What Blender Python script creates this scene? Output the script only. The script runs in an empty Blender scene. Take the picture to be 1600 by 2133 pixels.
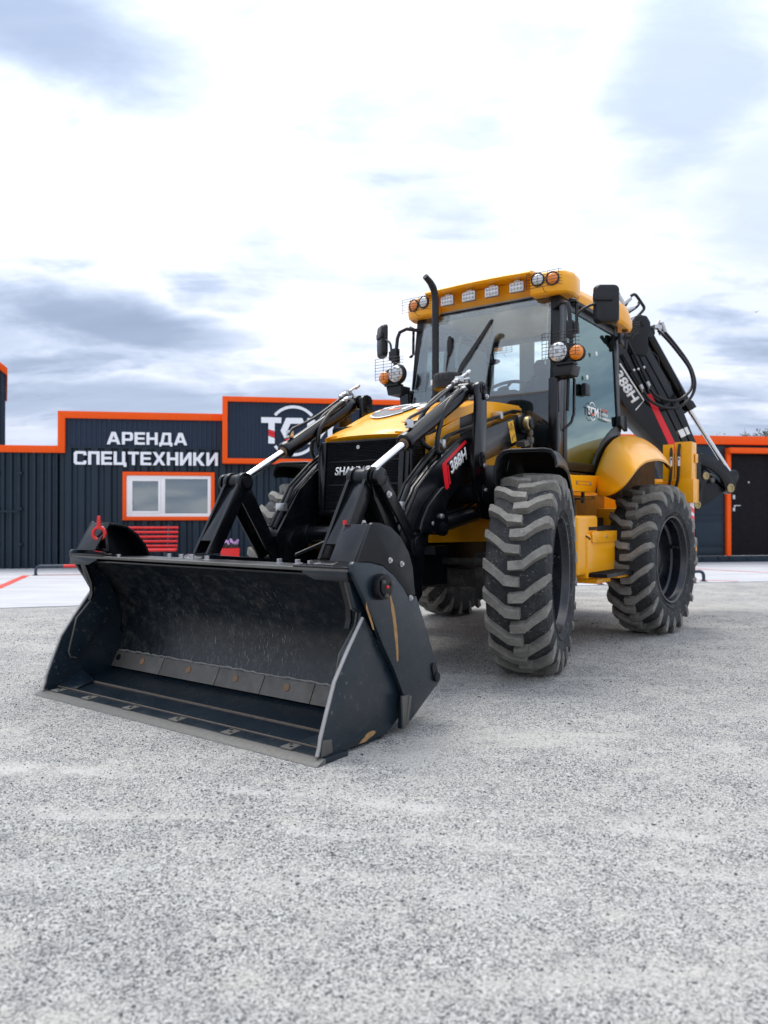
import bpy, bmesh, math, random
import numpy as np
from mathutils import Vector, Matrix
R = math.radians
random.seed(7)
SC = bpy.context.scene
COL = SC.collection

# ------------------------------------------------------------------ camera
cd = bpy.data.cameras.new('camera')
cam = bpy.data.objects.new('camera', cd)
COL.objects.link(cam)
cam.location = (0, 0, 1.11)
cam.rotation_euler = (R(90.34), 0, 0)
cd.sensor_fit = 'VERTICAL'
cd.sensor_height = 24
cd.lens = 1590 / 2133 * 24
cd.clip_start = .05
cd.clip_end = 3000
cd.dof.use_dof = True
cd.dof.focus_distance = 4.6
cd.dof.aperture_fstop = (cd.lens / 1000) / .012
SC.camera = cam

# ------------------------------------------------------------------ world: overcast sky
SUN_EL, SUN_AZ = 66, -35        # azimuth measured from +Y towards +X
SC.view_settings.view_transform = 'Standard'
SC.view_settings.look = 'None'
SC.view_settings.gamma = 1
SC.view_settings.use_curve_mapping = False
SC.view_settings.exposure = 0.72
SC.render.engine = 'CYCLES'
SC.cycles.max_bounces = 8
SC.cycles.transparent_max_bounces = 16

class NT:
    """tiny node-tree helper"""
    def __init__(s, tree):
        s.t = tree; s.n = tree.nodes; s.l = tree.links
    def new(s, typ, **k):
        n = s.n.new(typ)
        for a, b in k.items():
            setattr(n, a, b)
        return n
    def put(s, sock, v):
        if hasattr(v, 'is_output') or isinstance(v, bpy.types.NodeSocket):
            s.l.new(v, sock)
        else:
            sock.default_value = v
    def m(s, op, a, b=0.0, c=None, clamp=False):
        n = s.new('ShaderNodeMath', operation=op, use_clamp=clamp)
        s.put(n.inputs[0], a); s.put(n.inputs[1], b)
        if c is not None: s.put(n.inputs[2], c)
        return n.outputs[0]
    def noise(s, vec, scale, detail=4, rough=.5, dist=0, dim='3D'):
        n = s.new('ShaderNodeTexNoise', noise_dimensions=dim)
        if vec is not None: s.l.new(vec, n.inputs['Vector'])
        s.put(n.inputs['Scale'], scale); n.inputs['Detail'].default_value = detail
        n.inputs['Roughness'].default_value = rough; n.inputs['Distortion'].default_value = dist
        return n.outputs['Fac']
    def step(s, v, a, b):
        n = s.new('ShaderNodeMapRange', interpolation_type='SMOOTHSTEP')
        s.put(n.inputs['Value'], v)
        n.inputs['From Min'].default_value = a; n.inputs['From Max'].default_value = b
        return n.outputs['Result']
    def mix(s, f, a, b, blend='MIX'):
        n = s.new('ShaderNodeMix', data_type='RGBA', blend_type=blend)
        s.put(n.inputs[0], f)
        for sock, v in ((n.inputs[6], a), (n.inputs[7], b)):
            if isinstance(v, (tuple, list)): sock.default_value = (*v[:3], 1)
            else: s.l.new(v, sock)
        return n.outputs[2]
    def scalev(s, vec, sc, rot=(0, 0, 0)):
        n = s.new('ShaderNodeMapping')
        s.l.new(vec, n.inputs['Vector'])
        n.inputs['Scale'].default_value = sc; n.inputs['Rotation'].default_value = rot
        return n.outputs['Vector']

def build_world():
    w = bpy.data.worlds.new('World'); SC.world = w; w.use_nodes = True
    q = NT(w.node_tree); q.n.clear()
    out = q.new('ShaderNodeOutputWorld'); bg = q.new('ShaderNodeBackground')
    sky = q.new('ShaderNodeTexSky', sky_type='NISHITA', sun_disc=False)
    sky.sun_elevation = R(SUN_EL); sky.sun_rotation = R(SUN_AZ)
    tc = q.new('ShaderNodeTexCoord'); sp = q.new('ShaderNodeSeparateXYZ')
    q.l.new(tc.outputs['Generated'], sp.inputs[0])
    x, y, z = sp.outputs
    zc = q.m('MAXIMUM', z, 0.0)
    den = q.m('ADD', zc, .22)
    cv = q.new('ShaderNodeCombineXYZ')
    q.l.new(q.m('DIVIDE', x, den), cv.inputs[0]); q.l.new(q.m('DIVIDE', y, den), cv.inputs[1])
    P = cv.outputs[0]
    el = q.m('MULTIPLY', q.m('ARCSINE', z), 57.2958)
    az = q.m('MULTIPLY', q.m('ARCTAN2', x, y), 57.2958)
    n1 = q.noise(P, 1.1, 8, .56, .3)
    n2 = q.noise(q.scalev(P, (1, 1.6, 1)), 3.2, 7, .6, .4)
    n3 = q.noise(P, .55, 4, .5)
    fine = q.m('SUBTRACT', n2, .5)
    t = q.step(q.m('ADD', q.m('MULTIPLY', n1, .7), q.m('MULTIPLY', n2, .3)), .42, .60)   # 1 = shaded cloud belly
    wisp = q.noise(q.scalev(P, (.8, 2.6, 1), (0, 0, .25)), 2.4, 8, .62, .5)
    t = q.m('ADD', q.m('MULTIPLY', t, .52), q.m('MULTIPLY', q.step(wisp, .44, .68), .17))
    def blob(a0, e0, wa, we, amt, soft=.85, na=.9, tilt=0.0):
        da = q.m('SUBTRACT', az, a0); de = q.m('SUBTRACT', q.m('SUBTRACT', el, e0), q.m('MULTIPLY', da, tilt))
        d = q.m('ADD', q.m('POWER', q.m('DIVIDE', da, wa), 2.0), q.m('POWER', q.m('DIVIDE', de, we), 2.0))
        d = q.m('SQRT', d)
        d = q.m('ADD', d, q.m('MULTIPLY', fine, na)); d = q.m('ADD', d, q.m('MULTIPLY', q.m('SUBTRACT', n1, .5), na))
        s_ = q.step(d, 1.0 + soft * .35, 1.0 - soft * .65)
        return q.m('MULTIPLY', s_, amt)
    # the clouds seen over the yard (degrees of azimuth / elevation)
    darks = [(-20.5, 13.3, 11, 2.8, .78, 1.1, 1.3, -.10), (-30, 12, 9, 3.2, .5, .9, 1.0, 0), (-24, 30.5, 14, 4.2, .72, 1.2, 1.1, -.1),
             (-20, 8.0, 17, 2.3, .62, 1.0, 1.1, 0), (-6, 8.6, 9, 1.7, .55, 1.0, 1.1, 0), (0, 4.5, 60, 3.0, .34, 1.0, 1.2, 0),
             (22, 29, 8, 8, .56, 1.3, 1.5, 0), (27, 21, 7, 7, .42, 1.3, 1.2, 0), (14, 22, 8, 6, .26, 1.3, 1.4, 0), (23, 13, 12, 5, .26, 1.3, 1.4, 0),
             (75, 22, 40, 12, .45, 1.1, 1.2, 0), (-95, 20, 45, 10, .45, 1.1, 1.2, 0)]
    dk = None
    for b in darks:
        v = blob(*b); dk = v if dk is None else q.m('MAXIMUM', dk, v)
    lights = [(4, 28, 12, 9, .6, 1.2, .9, 0), (-10, 24, 13, 8, .8, 1.2, .9, 0), (-2, 15, 12, 6, .7, 1.2, .9, 0), (17, 27, 5, 3, .5, 1.1, 1.0, 0), (-18, 21, 13, 3.5, .8, 1.1, .8, 0), (9, 36, 14, 5, .6, 1.1, .9, 0)]
    lt = None
    for b in lights:
        v = blob(*b); lt = v if lt is None else q.m('MAXIMUM', lt, v)
    t = q.m('MULTIPLY', t, q.m('SUBTRACT', 1.0, q.m('MULTIPLY', lt, .68)))
    t = q.m('ADD', q.m('MAXIMUM', t, dk), q.m('MULTIPLY', q.m('SUBTRACT', wisp, .5), .20), clamp=True)
    cr = q.new('ShaderNodeValToRGB')
    q.l.new(t, cr.inputs[0])
    e = cr.color_ramp.elements
    e[0].position = 0; e[0].color = (.97, .975, .99, 1)
    e[1].position = 1; e[1].color = (.16, .21, .31, 1)
    for p_, c_ in ((.22, (.66, .71, .82)), (.5, (.44, .51, .65)), (.75, (.285, .35, .48))):
        k = e.new(p_); k.color = (*c_, 1)
    skys = q.new('ShaderNodeVectorMath', operation='SCALE')
    q.l.new(sky.outputs[0], skys.inputs[0]); skys.inputs['Scale'].default_value = .09
    gap = q.m('MULTIPLY', q.step(n3, .52, .66), .22)
    colr = q.mix(gap, cr.outputs[0], skys.outputs[0])
    cie = q.new('ShaderNodeVectorMath', operation='SCALE')     # overcast sky: brighter towards the zenith
    q.l.new(colr, cie.inputs[0]); q.l.new(q.m('ADD', .74, q.m('MULTIPLY', zc, .68)), cie.inputs['Scale'])
    colr = cie.outputs[0]
    below = q.step(z, -.01, -.06)
    colr = q.mix(below, colr, (.30, .30, .29))
    q.l.new(colr, bg.inputs[0]); bg.inputs[1].default_value = 1.0
    q.l.new(bg.outputs[0], out.inputs[0])
build_world()

sd = bpy.data.lights.new('sun', 'SUN')
sun = bpy.data.objects.new('sun', sd); COL.objects.link(sun)
sd.energy = 1.5; sd.angle = R(32); sd.color = (1, .96, .9)
sv = Vector((math.sin(R(SUN_AZ)) * math.cos(R(SUN_EL)), math.cos(R(SUN_AZ)) * math.cos(R(SUN_EL)), math.sin(R(SUN_EL))))
sun.rotation_euler = sv.to_track_quat('Z', 'Y').to_euler()
sun.location = sv * 40

# ------------------------------------------------------------------ materials
def mat(name, col, rough=.5, metal=0, var=0, vscale=3, dust=0, dustcol=(.30, .28, .25), dscale=4, bump=0, bscale=60, coat=0,
        scratch=0, sdir=(40, 6, 3), scol=(.28, .27, .25), srot=(0, 0, 0), spec=.5, speck=0, spk=90, spcol=(.42, .41, .38)):
    m = bpy.data.materials.new(name); m.use_nodes = True
    q = NT(m.node_tree); b = q.n['Principled BSDF']
    tc = q.new('ShaderNodeTexCoord'); V = tc.outputs['Object']
    c = (*col, 1)
    cs = None
    if var:
        f = q.noise(V, vscale, 5, .6)
        dk = tuple(max(0, x * (1 - var)) for x in col); li = tuple(min(1, x * (1 + var)) for x in col)
        cs = q.mix(f, dk, li)
    if dust:
        f = q.m('MULTIPLY', q.step(q.noise(V, dscale, 8, .65, .3), .46, .72), dust)
        cs = q.mix(f, cs if cs is not None else col, dustcol)
    if scratch:
        f = q.step(q.noise(q.scalev(V, sdir, srot), 1, 4, .6), .60, .68)
        g = q.step(q.noise(V, 2.3, 3, .5), .35, .65)
        f = q.m('MULTIPLY', q.m('MULTIPLY', f, g), scratch)
        cs = q.mix(f, cs if cs is not None else col, scol)
    if speck:
        f = q.step(q.noise(V, spk, 3, .6), .60, .68); g = q.step(q.noise(V, spk * .12, 3, .5), .40, .62)
        cs = q.mix(q.m('MULTIPLY', q.m('MULTIPLY', f, g), speck), cs if cs is not None else col, spcol)
        f = q.step(q.noise(V, spk * .45, 4, .6, 1.0), .62, .70)
        cs = q.mix(q.m('MULTIPLY', f, speck * .7), cs, tuple(x * .35 for x in col))
    if cs is not None: q.l.new(cs, b.inputs['Base Color'])
    else: b.inputs['Base Color'].default_value = c
    b.inputs['Metallic'].default_value = metal
    b.inputs['Specular IOR Level'].default_value = spec
    if rough:
        f = q.noise(V, vscale * 2.3 + 2, 4, .6)
        mr = q.new('ShaderNodeMapRange'); q.l.new(f, mr.inputs[0])
        mr.inputs[1].default_value = .3; mr.inputs[2].default_value = .7
        mr.inputs[3].default_value = rough * .8; mr.inputs[4].default_value = min(1, rough * 1.25)
        q.l.new(mr.outputs[0], b.inputs['Roughness'])
    else: b.inputs['Roughness'].default_value = 0
    if coat:
        b.inputs['Coat Weight'].default_value = coat; b.inputs['Coat Roughness'].default_value = .08
    if bump:
        bn = q.new('ShaderNodeBump'); bn.inputs['Strength'].default_value = bump; bn.inputs['Distance'].default_value = .01
        q.l.new(q.noise(V, bscale, 5, .6), bn.inputs['Height']); q.l.new(bn.outputs[0], b.inputs['Normal'])
    return m

def glass(name, tint, refl=.10, ior=1.5, coat=(.95, .97, 1)):
    m = bpy.data.materials.new(name); m.use_nodes = True
    q = NT(m.node_tree); q.n.clear()
    o = q.new('ShaderNodeOutputMaterial'); tr = q.new('ShaderNodeBsdfTransparent'); gl = q.new('ShaderNodeBsdfGlossy')
    tr.inputs[0].default_value = (*tint, 1); gl.inputs[0].default_value = (*coat, 1); gl.inputs['Roughness'].default_value = .015
    fr = q.new('ShaderNodeFresnel'); fr.inputs[0].default_value = ior
    f = q.m('ADD', fr.outputs[0], refl, clamp=True)
    mx = q.new('ShaderNodeMixShader'); q.l.new(f, mx.inputs[0]); q.l.new(tr.outputs[0], mx.inputs[1]); q.l.new(gl.outputs[0], mx.inputs[2])
    q.l.new(mx.outputs[0], o.inputs[0])
    return m

M = {}
M['yellow'] = mat('yellow_paint', (.90, .385, .002), .34, spec=.32, var=.06, vscale=2, coat=.3, bump=.02, bscale=6, dust=.10, dscale=3, dustcol=(.55, .36, .14))
M['black'] = mat('black_paint', (.0022, .0030, .0046), .22, spec=.32, var=.2, vscale=3, coat=.15, dust=.03, dscale=7, dustcol=(.12, .12, .12), bump=.03, bscale=8)
M['satin'] = mat('satin_black', (.0032, .0042, .0062), .34, spec=.28, var=.2, vscale=5, dust=.05, dustcol=(.10, .10, .10), bump=.05, bscale=25)
M['bucket'] = mat('worn_black_paint', (.007, .0150, .0240), .30, spec=.5, var=.4, vscale=4, dust=.12, dscale=9, dustcol=(.07, .07, .068), scratch=.5, sdir=(230, 26, 34), srot=(0, .5, .3), scol=(.15, .15, .145), bump=.05, bscale=30)  # blue in the base colour stands in for the sky's sheen
M['mould'] = mat('scraped_mouldboard', (.0045, .0075, .011), .34, var=.5, vscale=6, dust=.30, dscale=16, dustcol=(.085, .08, .074), speck=.35, spk=60, spcol=(.12, .115, .105), scratch=1.0, sdir=(210, 26, 20), srot=(.25, .5, 0), scol=(.20, .195, .18), bump=.10, bscale=40)
M['steel'] = mat('worn_steel', (.105, .102, .095), .55, metal=.35, var=.35, vscale=9, dust=.35, dscale=12, dustcol=(.13, .10, .07), bump=.06)
M['edge'] = mat('bright_worn_edge', (.36, .35, .34), .5, metal=.5, var=.25, vscale=12)
M['dirty'] = mat('dirty_axle', (.018, .0175, .0165), .7, spec=.25, var=.4, vscale=8, dust=.6, dscale=7, dustcol=(.085, .078, .066), bump=.3, speck=.4, spcol=(.2, .19, .17))
M['lip'] = mat('ground_steel_lip', (.13, .127, .118), .55, metal=.2, spec=.4, var=.22, vscale=40, bump=.08, bscale=120)
M['weld'] = mat('rusty_weld', (.105, .082, .064), .7, var=.4, vscale=30, bump=.3, bscale=90)
M['mud2'] = mat('dirty_yellow_frame', (.42, .165, .008), .6, spec=.25, var=.3, vscale=5, dust=.55, dscale=6, dustcol=(.14, .075, .03))  # darker copy of the yellow paint, shade under the sill put into the colour
M['mud'] = mat('muddy_liner', (.075, .034, .010), .85, spec=.2, var=.4, vscale=6, dust=.4, dscale=9, dustcol=(.09, .07, .05), bump=.2)  # brown stands in for yellow paint in the shade under the rear mudguards
M['rust'] = mat('rusty_wear', (.21, .125, .07), .8, var=.35, vscale=20, bump=.1)
M['ochre'] = mat('ochre_rust_stain', (.33, .185, .07), .8, var=.4, vscale=40, dust=.5, dscale=30, dustcol=(.12, .08, .05))
M['chrome'] = mat('chrome', (.82, .82, .84), .08, metal=1)
M['zinc'] = mat('zinc_bolt', (.55, .55, .56), .32, metal=.9)
M['brass'] = mat('brass_pin', (.42, .33, .17), .4, metal=.8, var=.2)
M['hose'] = mat('hose_rubber', (.005, .0055, .0065), .38, spec=.4, var=.3, vscale=20)
M['red'] = mat('red_paint', (.66, .012, .012), .38, var=.08)
M['redpaint2'] = mat('red_decal', (.75, .01, .02), .4)
M['white'] = mat('white_print', (.82, .82, .82), .45)
M['ring'] = mat('dark_print', (.045, .045, .05), .4)
M['orangep'] = mat('orange_print', (.62, .07, .01), .45)
M['warn'] = mat('warning_label', (.80, .42, .02), .45)
M['lug'] = mat('dusty_rubber_lug', (.19, .182, .165), .88, spec=.2, var=.5, vscale=14, dust=.7, dscale=11, dustcol=(.30, .29, .265), bump=.55, bscale=70, speck=.6, spk=75, spcol=(.42, .41, .38))
M['rubber'] = mat('rubber', (.026, .028, .031), .75, spec=.3, var=.4, vscale=6, dust=.42, dscale=8, dustcol=(.115, .112, .105), bump=.45, bscale=60, speck=.7, spk=70, spcol=(.33, .325, .31))
M['rim'] = mat('rim_paint', (.004, .006, .011), .28, var=.3, vscale=5, dust=.10, dustcol=(.12, .12, .12), coat=.1)
M['interior'] = mat('cab_lining', (.40, .42, .43), .75, var=.08, bump=.05)
M['seat'] = mat('seat_vinyl', (.014, .016, .019), .6, bump=.06)
M['darkplastic'] = mat('dark_plastic', (.0075, .0085, .011), .42, spec=.35, bump=.05, bscale=80)
M['mesh'] = mat('grille_black', (.0045, .0055, .0075), .32, spec=.4, bump=.25, bscale=70)
M['lens'] = mat('clear_lens', (.66, .68, .70), .12, metal=.3, coat=.6, var=.15, vscale=60)
M['lensdark'] = mat('lens_reflector', (.42, .43, .45), .2, metal=.6, var=.5, vscale=40)
M['amber'] = mat('amber_lens', (.80, .22, .01), .12, coat=.6, var=.25, vscale=30)
M['frontglass'] = glass('cab_glass', (.88, .94, .94), .045, 1.45)
M['rearglass'] = glass('clear_rear_glass', (.95, .98, .98), .0)
M['doorglass'] = glass('tinted_door_glass', (.80, .95, .93), .17, 1.38, (.70, .92, .90))
M['officeglass'] = glass('office_glass', (.80, .84, .85), .08, 1.45)
M['lowglass'] = glass('lower_cab_glass', (.75, .80, .82), .03, 1.3)
M['orange'] = mat('orange_trim', (.86, .090, .002), .6, spec=.25, var=.05, vscale=1.2, dust=.05)
M['wall'] = mat('dark_blue_grey_sheet', (.0085, .0205, .034), .42, spec=.3, var=.25, vscale=1.3, dust=.10, dscale=2, dustcol=(.03, .045, .07), bump=.03, bscale=6)
M['wallfine'] = mat('slate_profiled_sheet', (.014, .027, .052), .5, spec=.3, var=.12, vscale=1.5)
M['upvc'] = mat('white_window_frame', (.80, .80, .80), .3)
M['pane'] = mat('office_pane', (.30, .36, .36), .06, coat=1, var=.06, vscale=1.5)
M['blind'] = mat('white_blind', (.50, .52, .53), .7, var=.06, vscale=3)
M['letters'] = mat('white_letters', (.80, .82, .86), .45)
M['door'] = mat('black_door', (.0065, .0055, .007), .6, spec=.15, var=.1)
M['darkblue'] = mat('barrier_paint', (.02, .035, .06), .4, var=.2)
M['pale'] = mat('pale_pipe', (.32, .32, .31), .5, var=.2)
M['leaf'] = mat('grey_green_leaf', (.075, .10, .05), .7, var=.4, vscale=3)
M['bark'] = mat('bark', (.10, .08, .06), .9, var=.3, vscale=12)
M['petal'] = mat('mauve_petal', (.50, .28, .55), .6, var=.3, vscale=30)
M['feather'] = mat('dark_feather', (.03, .03, .03), .7)
M['lenscap'] = mat('red_cap', (.6, .02, .02), .4)

# ------------------------------------------------------------------ mesh building
SHIFT = None      # optional placement of a whole sub-assembly, applied before mirroring
def catmull(pts, sub=6):
    pts = [Vector(p) for p in pts]
    if len(pts) < 3: return pts
    out = []
    for i in range(len(pts) - 1):
        p0 = pts[max(i - 1, 0)]; p1 = pts[i]; p2 = pts[i + 1]; p3 = pts[min(i + 2, len(pts) - 1)]
        for k in range(sub):
            t = k / sub
            out.append(.5 * ((2 * p1) + (p2 - p0) * t + (2 * p0 - 5 * p1 + 4 * p2 - p3) * t * t + (3 * p1 - p0 - 3 * p2 + p3) * t ** 3))
    out.append(pts[-1])
    return out

class MB:
    def __init__(s):
        s.v = []; s.f = []; s.mi = []; s.cur = 0
    def add(s, vs, fs):
        o = len(s.v); s.v += [Vector(p) for p in vs]
        for f in fs:
            s.f.append([o + i for i in f]); s.mi.append(s.cur)
    def box(s, a, b):
        (x0, y0, z0), (x1, y1, z1) = a, b
        x0, x1 = sorted((x0, x1)); y0, y1 = sorted((y0, y1)); z0, z1 = sorted((z0, z1))
        s.add([(x0, y0, z0), (x1, y0, z0), (x1, y1, z0), (x0, y1, z0), (x0, y0, z1), (x1, y0, z1), (x1, y1, z1), (x0, y1, z1)],
              [(3, 2, 1, 0), (4, 5, 6, 7), (0, 1, 5, 4), (1, 2, 6, 5), (2, 3, 7, 6), (3, 0, 4, 7)])
        return s
    def extr(s, pts, off):
        """closed polygon (3-D points) extruded by vector off"""
        n = len(pts); off = Vector(off)
        a = [Vector(p) for p in pts]; b = [p + off for p in a]
        s.add(a + b, [list(range(n))[::-1], [n + i for i in range(n)]] + [(i, (i + 1) % n, n + (i + 1) % n, n + i) for i in range(n)])
        return s
    def pu(s, poly, u0, u1):          # polygon in (v,z) extruded along u
        return s.extr([(u0, v, z) for v, z in poly], (u1 - u0, 0, 0))
    def pv(s, poly, v0, v1):          # polygon in (u,z) extruded along v
        return s.extr([(u, v0, z) for u, z in poly], (0, v1 - v0, 0))
    def pz(s, poly, z0, z1):
        return s.extr([(x, y, z0) for x, y in poly], (0, 0, z1 - z0))
    def ring(s, c, ax, r, n=16, e1=None):
        ax = Vector(ax).normalized(); c = Vector(c)
        e1 = Vector(e1) if e1 is not None else (Vector((0, 0, 1)) if abs(ax.z) < .9 else Vector((1, 0, 0)))
        e1 = (e1 - ax * e1.dot(ax)).normalized(); e2 = ax.cross(e1)
        return [c + (e1 * math.cos(2 * math.pi * i / n) + e2 * math.sin(2 * math.pi * i / n)) * r for i in range(n)]
    def loft(s, rings, cap0=True, cap1=True, closed=True):
        n = len(rings[0]); vs = [p for r in rings for p in r]; fs = []
        for k in range(len(rings) - 1):
            for i in range(n if closed else n - 1):
                j = (i + 1) % n
                fs.append((k * n + i, k * n + j, (k + 1) * n + j, (k + 1) * n + i))
        if cap0: fs.append(list(range(n))[::-1])
        if cap1: fs.append([(len(rings) - 1) * n + i for i in range(n)])
        s.add(vs, fs); return s
    def cyl(s, p0, p1, r0, r1=None, n=16):
        ax = Vector(p1) - Vector(p0)
        return s.loft([s.ring(p0, ax, r0, n), s.ring(p1, ax, r0 if r1 is None else r1, n)])
    def lathe(s, prof, org, ax, n=24, cap0=True, cap1=True):
        org = Vector(org); a = Vector(ax).normalized()
        return s.loft([s.ring(org + a * t, a, max(r, 1e-4), n) for r, t in prof], cap0, cap1)
    def tube(s, path, r, n=8, sub=0, rf=None):
        pts = catmull(path, sub) if sub else [Vector(p) for p in path]
        e = None; rings = []
        for i, p in enumerate(pts):
            d = (pts[min(i + 1, len(pts) - 1)] - pts[max(i - 1, 0)]).normalized()
            if e is None:
                e = Vector((0, 0, 1)) if abs(d.z) < .9 else Vector((1, 0, 0))
            e = (e - d * e.dot(d)).normalized()
            rings.append(s.ring(p, d, r if rf is None else rf(i), n, e))
        return s.loft(rings)
    def ball(s, c, r, sc=(1, 1, 1), n=10, m=6):
        c = Vector(c); rings = []
        for k in range(1, m):
            th = math.pi * k / m
            rings.append([c + Vector((r * math.sin(th) * math.cos(2 * math.pi * i / n) * sc[0], r * math.sin(th) * math.sin(2 * math.pi * i / n) * sc[1], r * math.cos(th) * sc[2])) for i in range(n)])
        return s.loft(rings[::-1])
    def build(s, name, mats, parent=None, bevel=0, smooth=40, mirror=False, seg=2, xf=None):
        me = bpy.data.meshes.new(name)
        vs = [xf @ p for p in s.v] if xf else s.v
        if SHIFT: vs = [SHIFT(p) for p in vs]
        if mirror: vs = [Vector((-p.x, p.y, p.z)) for p in vs]
        fs = [list(reversed(f)) for f in s.f] if mirror else s.f
        me.from_pydata([tuple(p) for p in vs], [], fs)
        me.polygons.foreach_set('material_index', s.mi)
        for m in (mats if isinstance(mats, (list, tuple)) else [mats]): me.materials.append(m)
        bm = bmesh.new(); bm.from_mesh(me)
        bmesh.ops.recalc_face_normals(bm, faces=bm.faces)
        if bevel:
            ed = [e for e in bm.edges if len(e.link_faces) == 2 and e.calc_face_angle(0) > R(28)]
            bmesh.ops.bevel(bm, geom=ed, offset=bevel, segments=seg, affect='EDGES', clamp_overlap=True, profile=.6)
        bm.to_mesh(me); bm.free()
        if smooth:
            me.polygons.foreach_set('use_smooth', [True] * len(me.polygons))
            me.set_sharp_from_angle(angle=R(smooth))
        o = bpy.data.objects.new(name, me); COL.objects.link(o)
        if parent: o.parent = parent
        return o

def tag(o, label, cat, group=None):
    o['label'] = label; o['category'] = cat
    if group: o['group'] = group
    return o
def empty(name, loc=(0, 0, 0), rz=0, parent=None):
    o = bpy.data.objects.new(name, None); COL.objects.link(o)
    o.location = loc; o.rotation_euler = (0, 0, rz)
    o.empty_display_size = .2
    if parent: o.parent = parent
    return o
def both(fn, name, mats, parent, **k):
    """build a piece on the machine's left and mirrored on its right"""
    mb = MB(); fn(mb)
    a = mb.build(name, mats, parent, **k); b = mb.build(name, mats, parent, mirror=True, **k)
    return a, b

def text_obj(body, name, m, parent, org, xa, ya, width, height, thick=.003, offset=.03, shear=0.0, gap=1.0):
    cu = bpy.data.curves.new('lettering', 'FONT'); cu.body = body; cu.size = 1; cu.offset = offset; cu.shear = shear; cu.resolution_u = 4
    cu.space_character = gap
    t = bpy.data.objects.new('lettering_curve', cu); COL.objects.link(t)
    me = bpy.data.meshes.new_from_object(t.evaluated_get(bpy.context.evaluated_depsgraph_get()))
    bpy.data.objects.remove(t); bpy.data.curves.remove(cu)
    xs = [v.co.x for v in me.vertices]; ys = [v.co.y for v in me.vertices]
    x0, x1, y0, y1 = min(xs), max(xs), min(ys), max(ys)
    xa = Vector(xa).normalized(); ya = Vector(ya).normalized(); no = xa.cross(ya); org = Vector(org)
    bm = bmesh.new(); bm.from_mesh(me)
    for v in bm.verts:
        v.co = org + xa * ((v.co.x - x0) / (x1 - x0) * width) + ya * ((v.co.y - y0) / (y1 - y0) * height)
    bmesh.ops.recalc_face_normals(bm, faces=bm.faces)
    r = bmesh.ops.extrude_face_region(bm, geom=bm.faces[:])
    bmesh.ops.translate(bm, vec=no * thick, verts=[g for g in r['geom'] if isinstance(g, bmesh.types.BMVert)])
    bmesh.ops.recalc_face_normals(bm, faces=bm.faces)
    if SHIFT:
        for v in bm.verts: v.co = SHIFT(v.co)
    bm.to_mesh(me); bm.free()
    me.materials.clear(); me.materials.append(m); me.name = name
    o = bpy.data.objects.new(name, me); COL.objects.link(o); o.parent = parent
    return o

def logo_polys():
    """three-letter emblem in a 0..1 box (x right, y up), as (polygon, colour) pairs"""
    def t(*pp): return [((x - 520) / 920, (757 - y) / 330) for x, y in pp]
    P = []
    P.append((t((520, 425), (775, 425), (772, 495), (690, 495), (690, 600), (610, 575), (610, 495), (520, 495)), 'w'))
    P.append((t((610, 582), (690, 607), (690, 640), (610, 612)), 'r'))
    P.append((t((610, 620), (690, 648), (690, 680), (610, 650)), 'r'))
    P.append((t((610, 660), (690, 690), (690, 757), (610, 757)), 'w'))
    P.append((t((835, 427), (1040, 427), (1070, 500), (892, 500), (850, 590), (880, 660), (815, 690), (765, 590)), 'w'))
    P.append((t((820, 705), (890, 668), (920, 660), (960, 668), (1040, 660), (1075, 690), (1045, 757), (850, 757)), 'r'))
    P.append((t((1105, 427), (1185, 427), (1272, 560), (1360, 427), (1440, 427), (1440, 757), (1368, 757), (1368, 560), (1272, 690), (1178, 560), (1178, 757), (1105, 757)), 'w'))
    return P
def put_poly(mb, poly, org, xa, ya, w, h, lift):
    xa = Vector(xa).normalized(); ya = Vector(ya).normalized(); no = xa.cross(ya); org = Vector(org)
    mb.extr([org + xa * (x * w) + ya * (y * h) for x, y in poly], no * lift)
def arc_band(mb, c, xa, ya, r0, r1, a0, a1, lift, n=20, sy=1.0):
    xa = Vector(xa).normalized(); ya = Vector(ya).normalized(); no = xa.cross(ya); c = Vector(c)
    rings = []
    for i in range(n + 1):
        a = R(a0 + (a1 - a0) * i / n); d = xa * math.cos(a) + ya * math.sin(a) * sy
        rings.append([c + d * r0, c + d * r1, c + d * r1 + no * lift, c + d * r0 + no * lift])
    mb.loft(rings)

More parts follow.
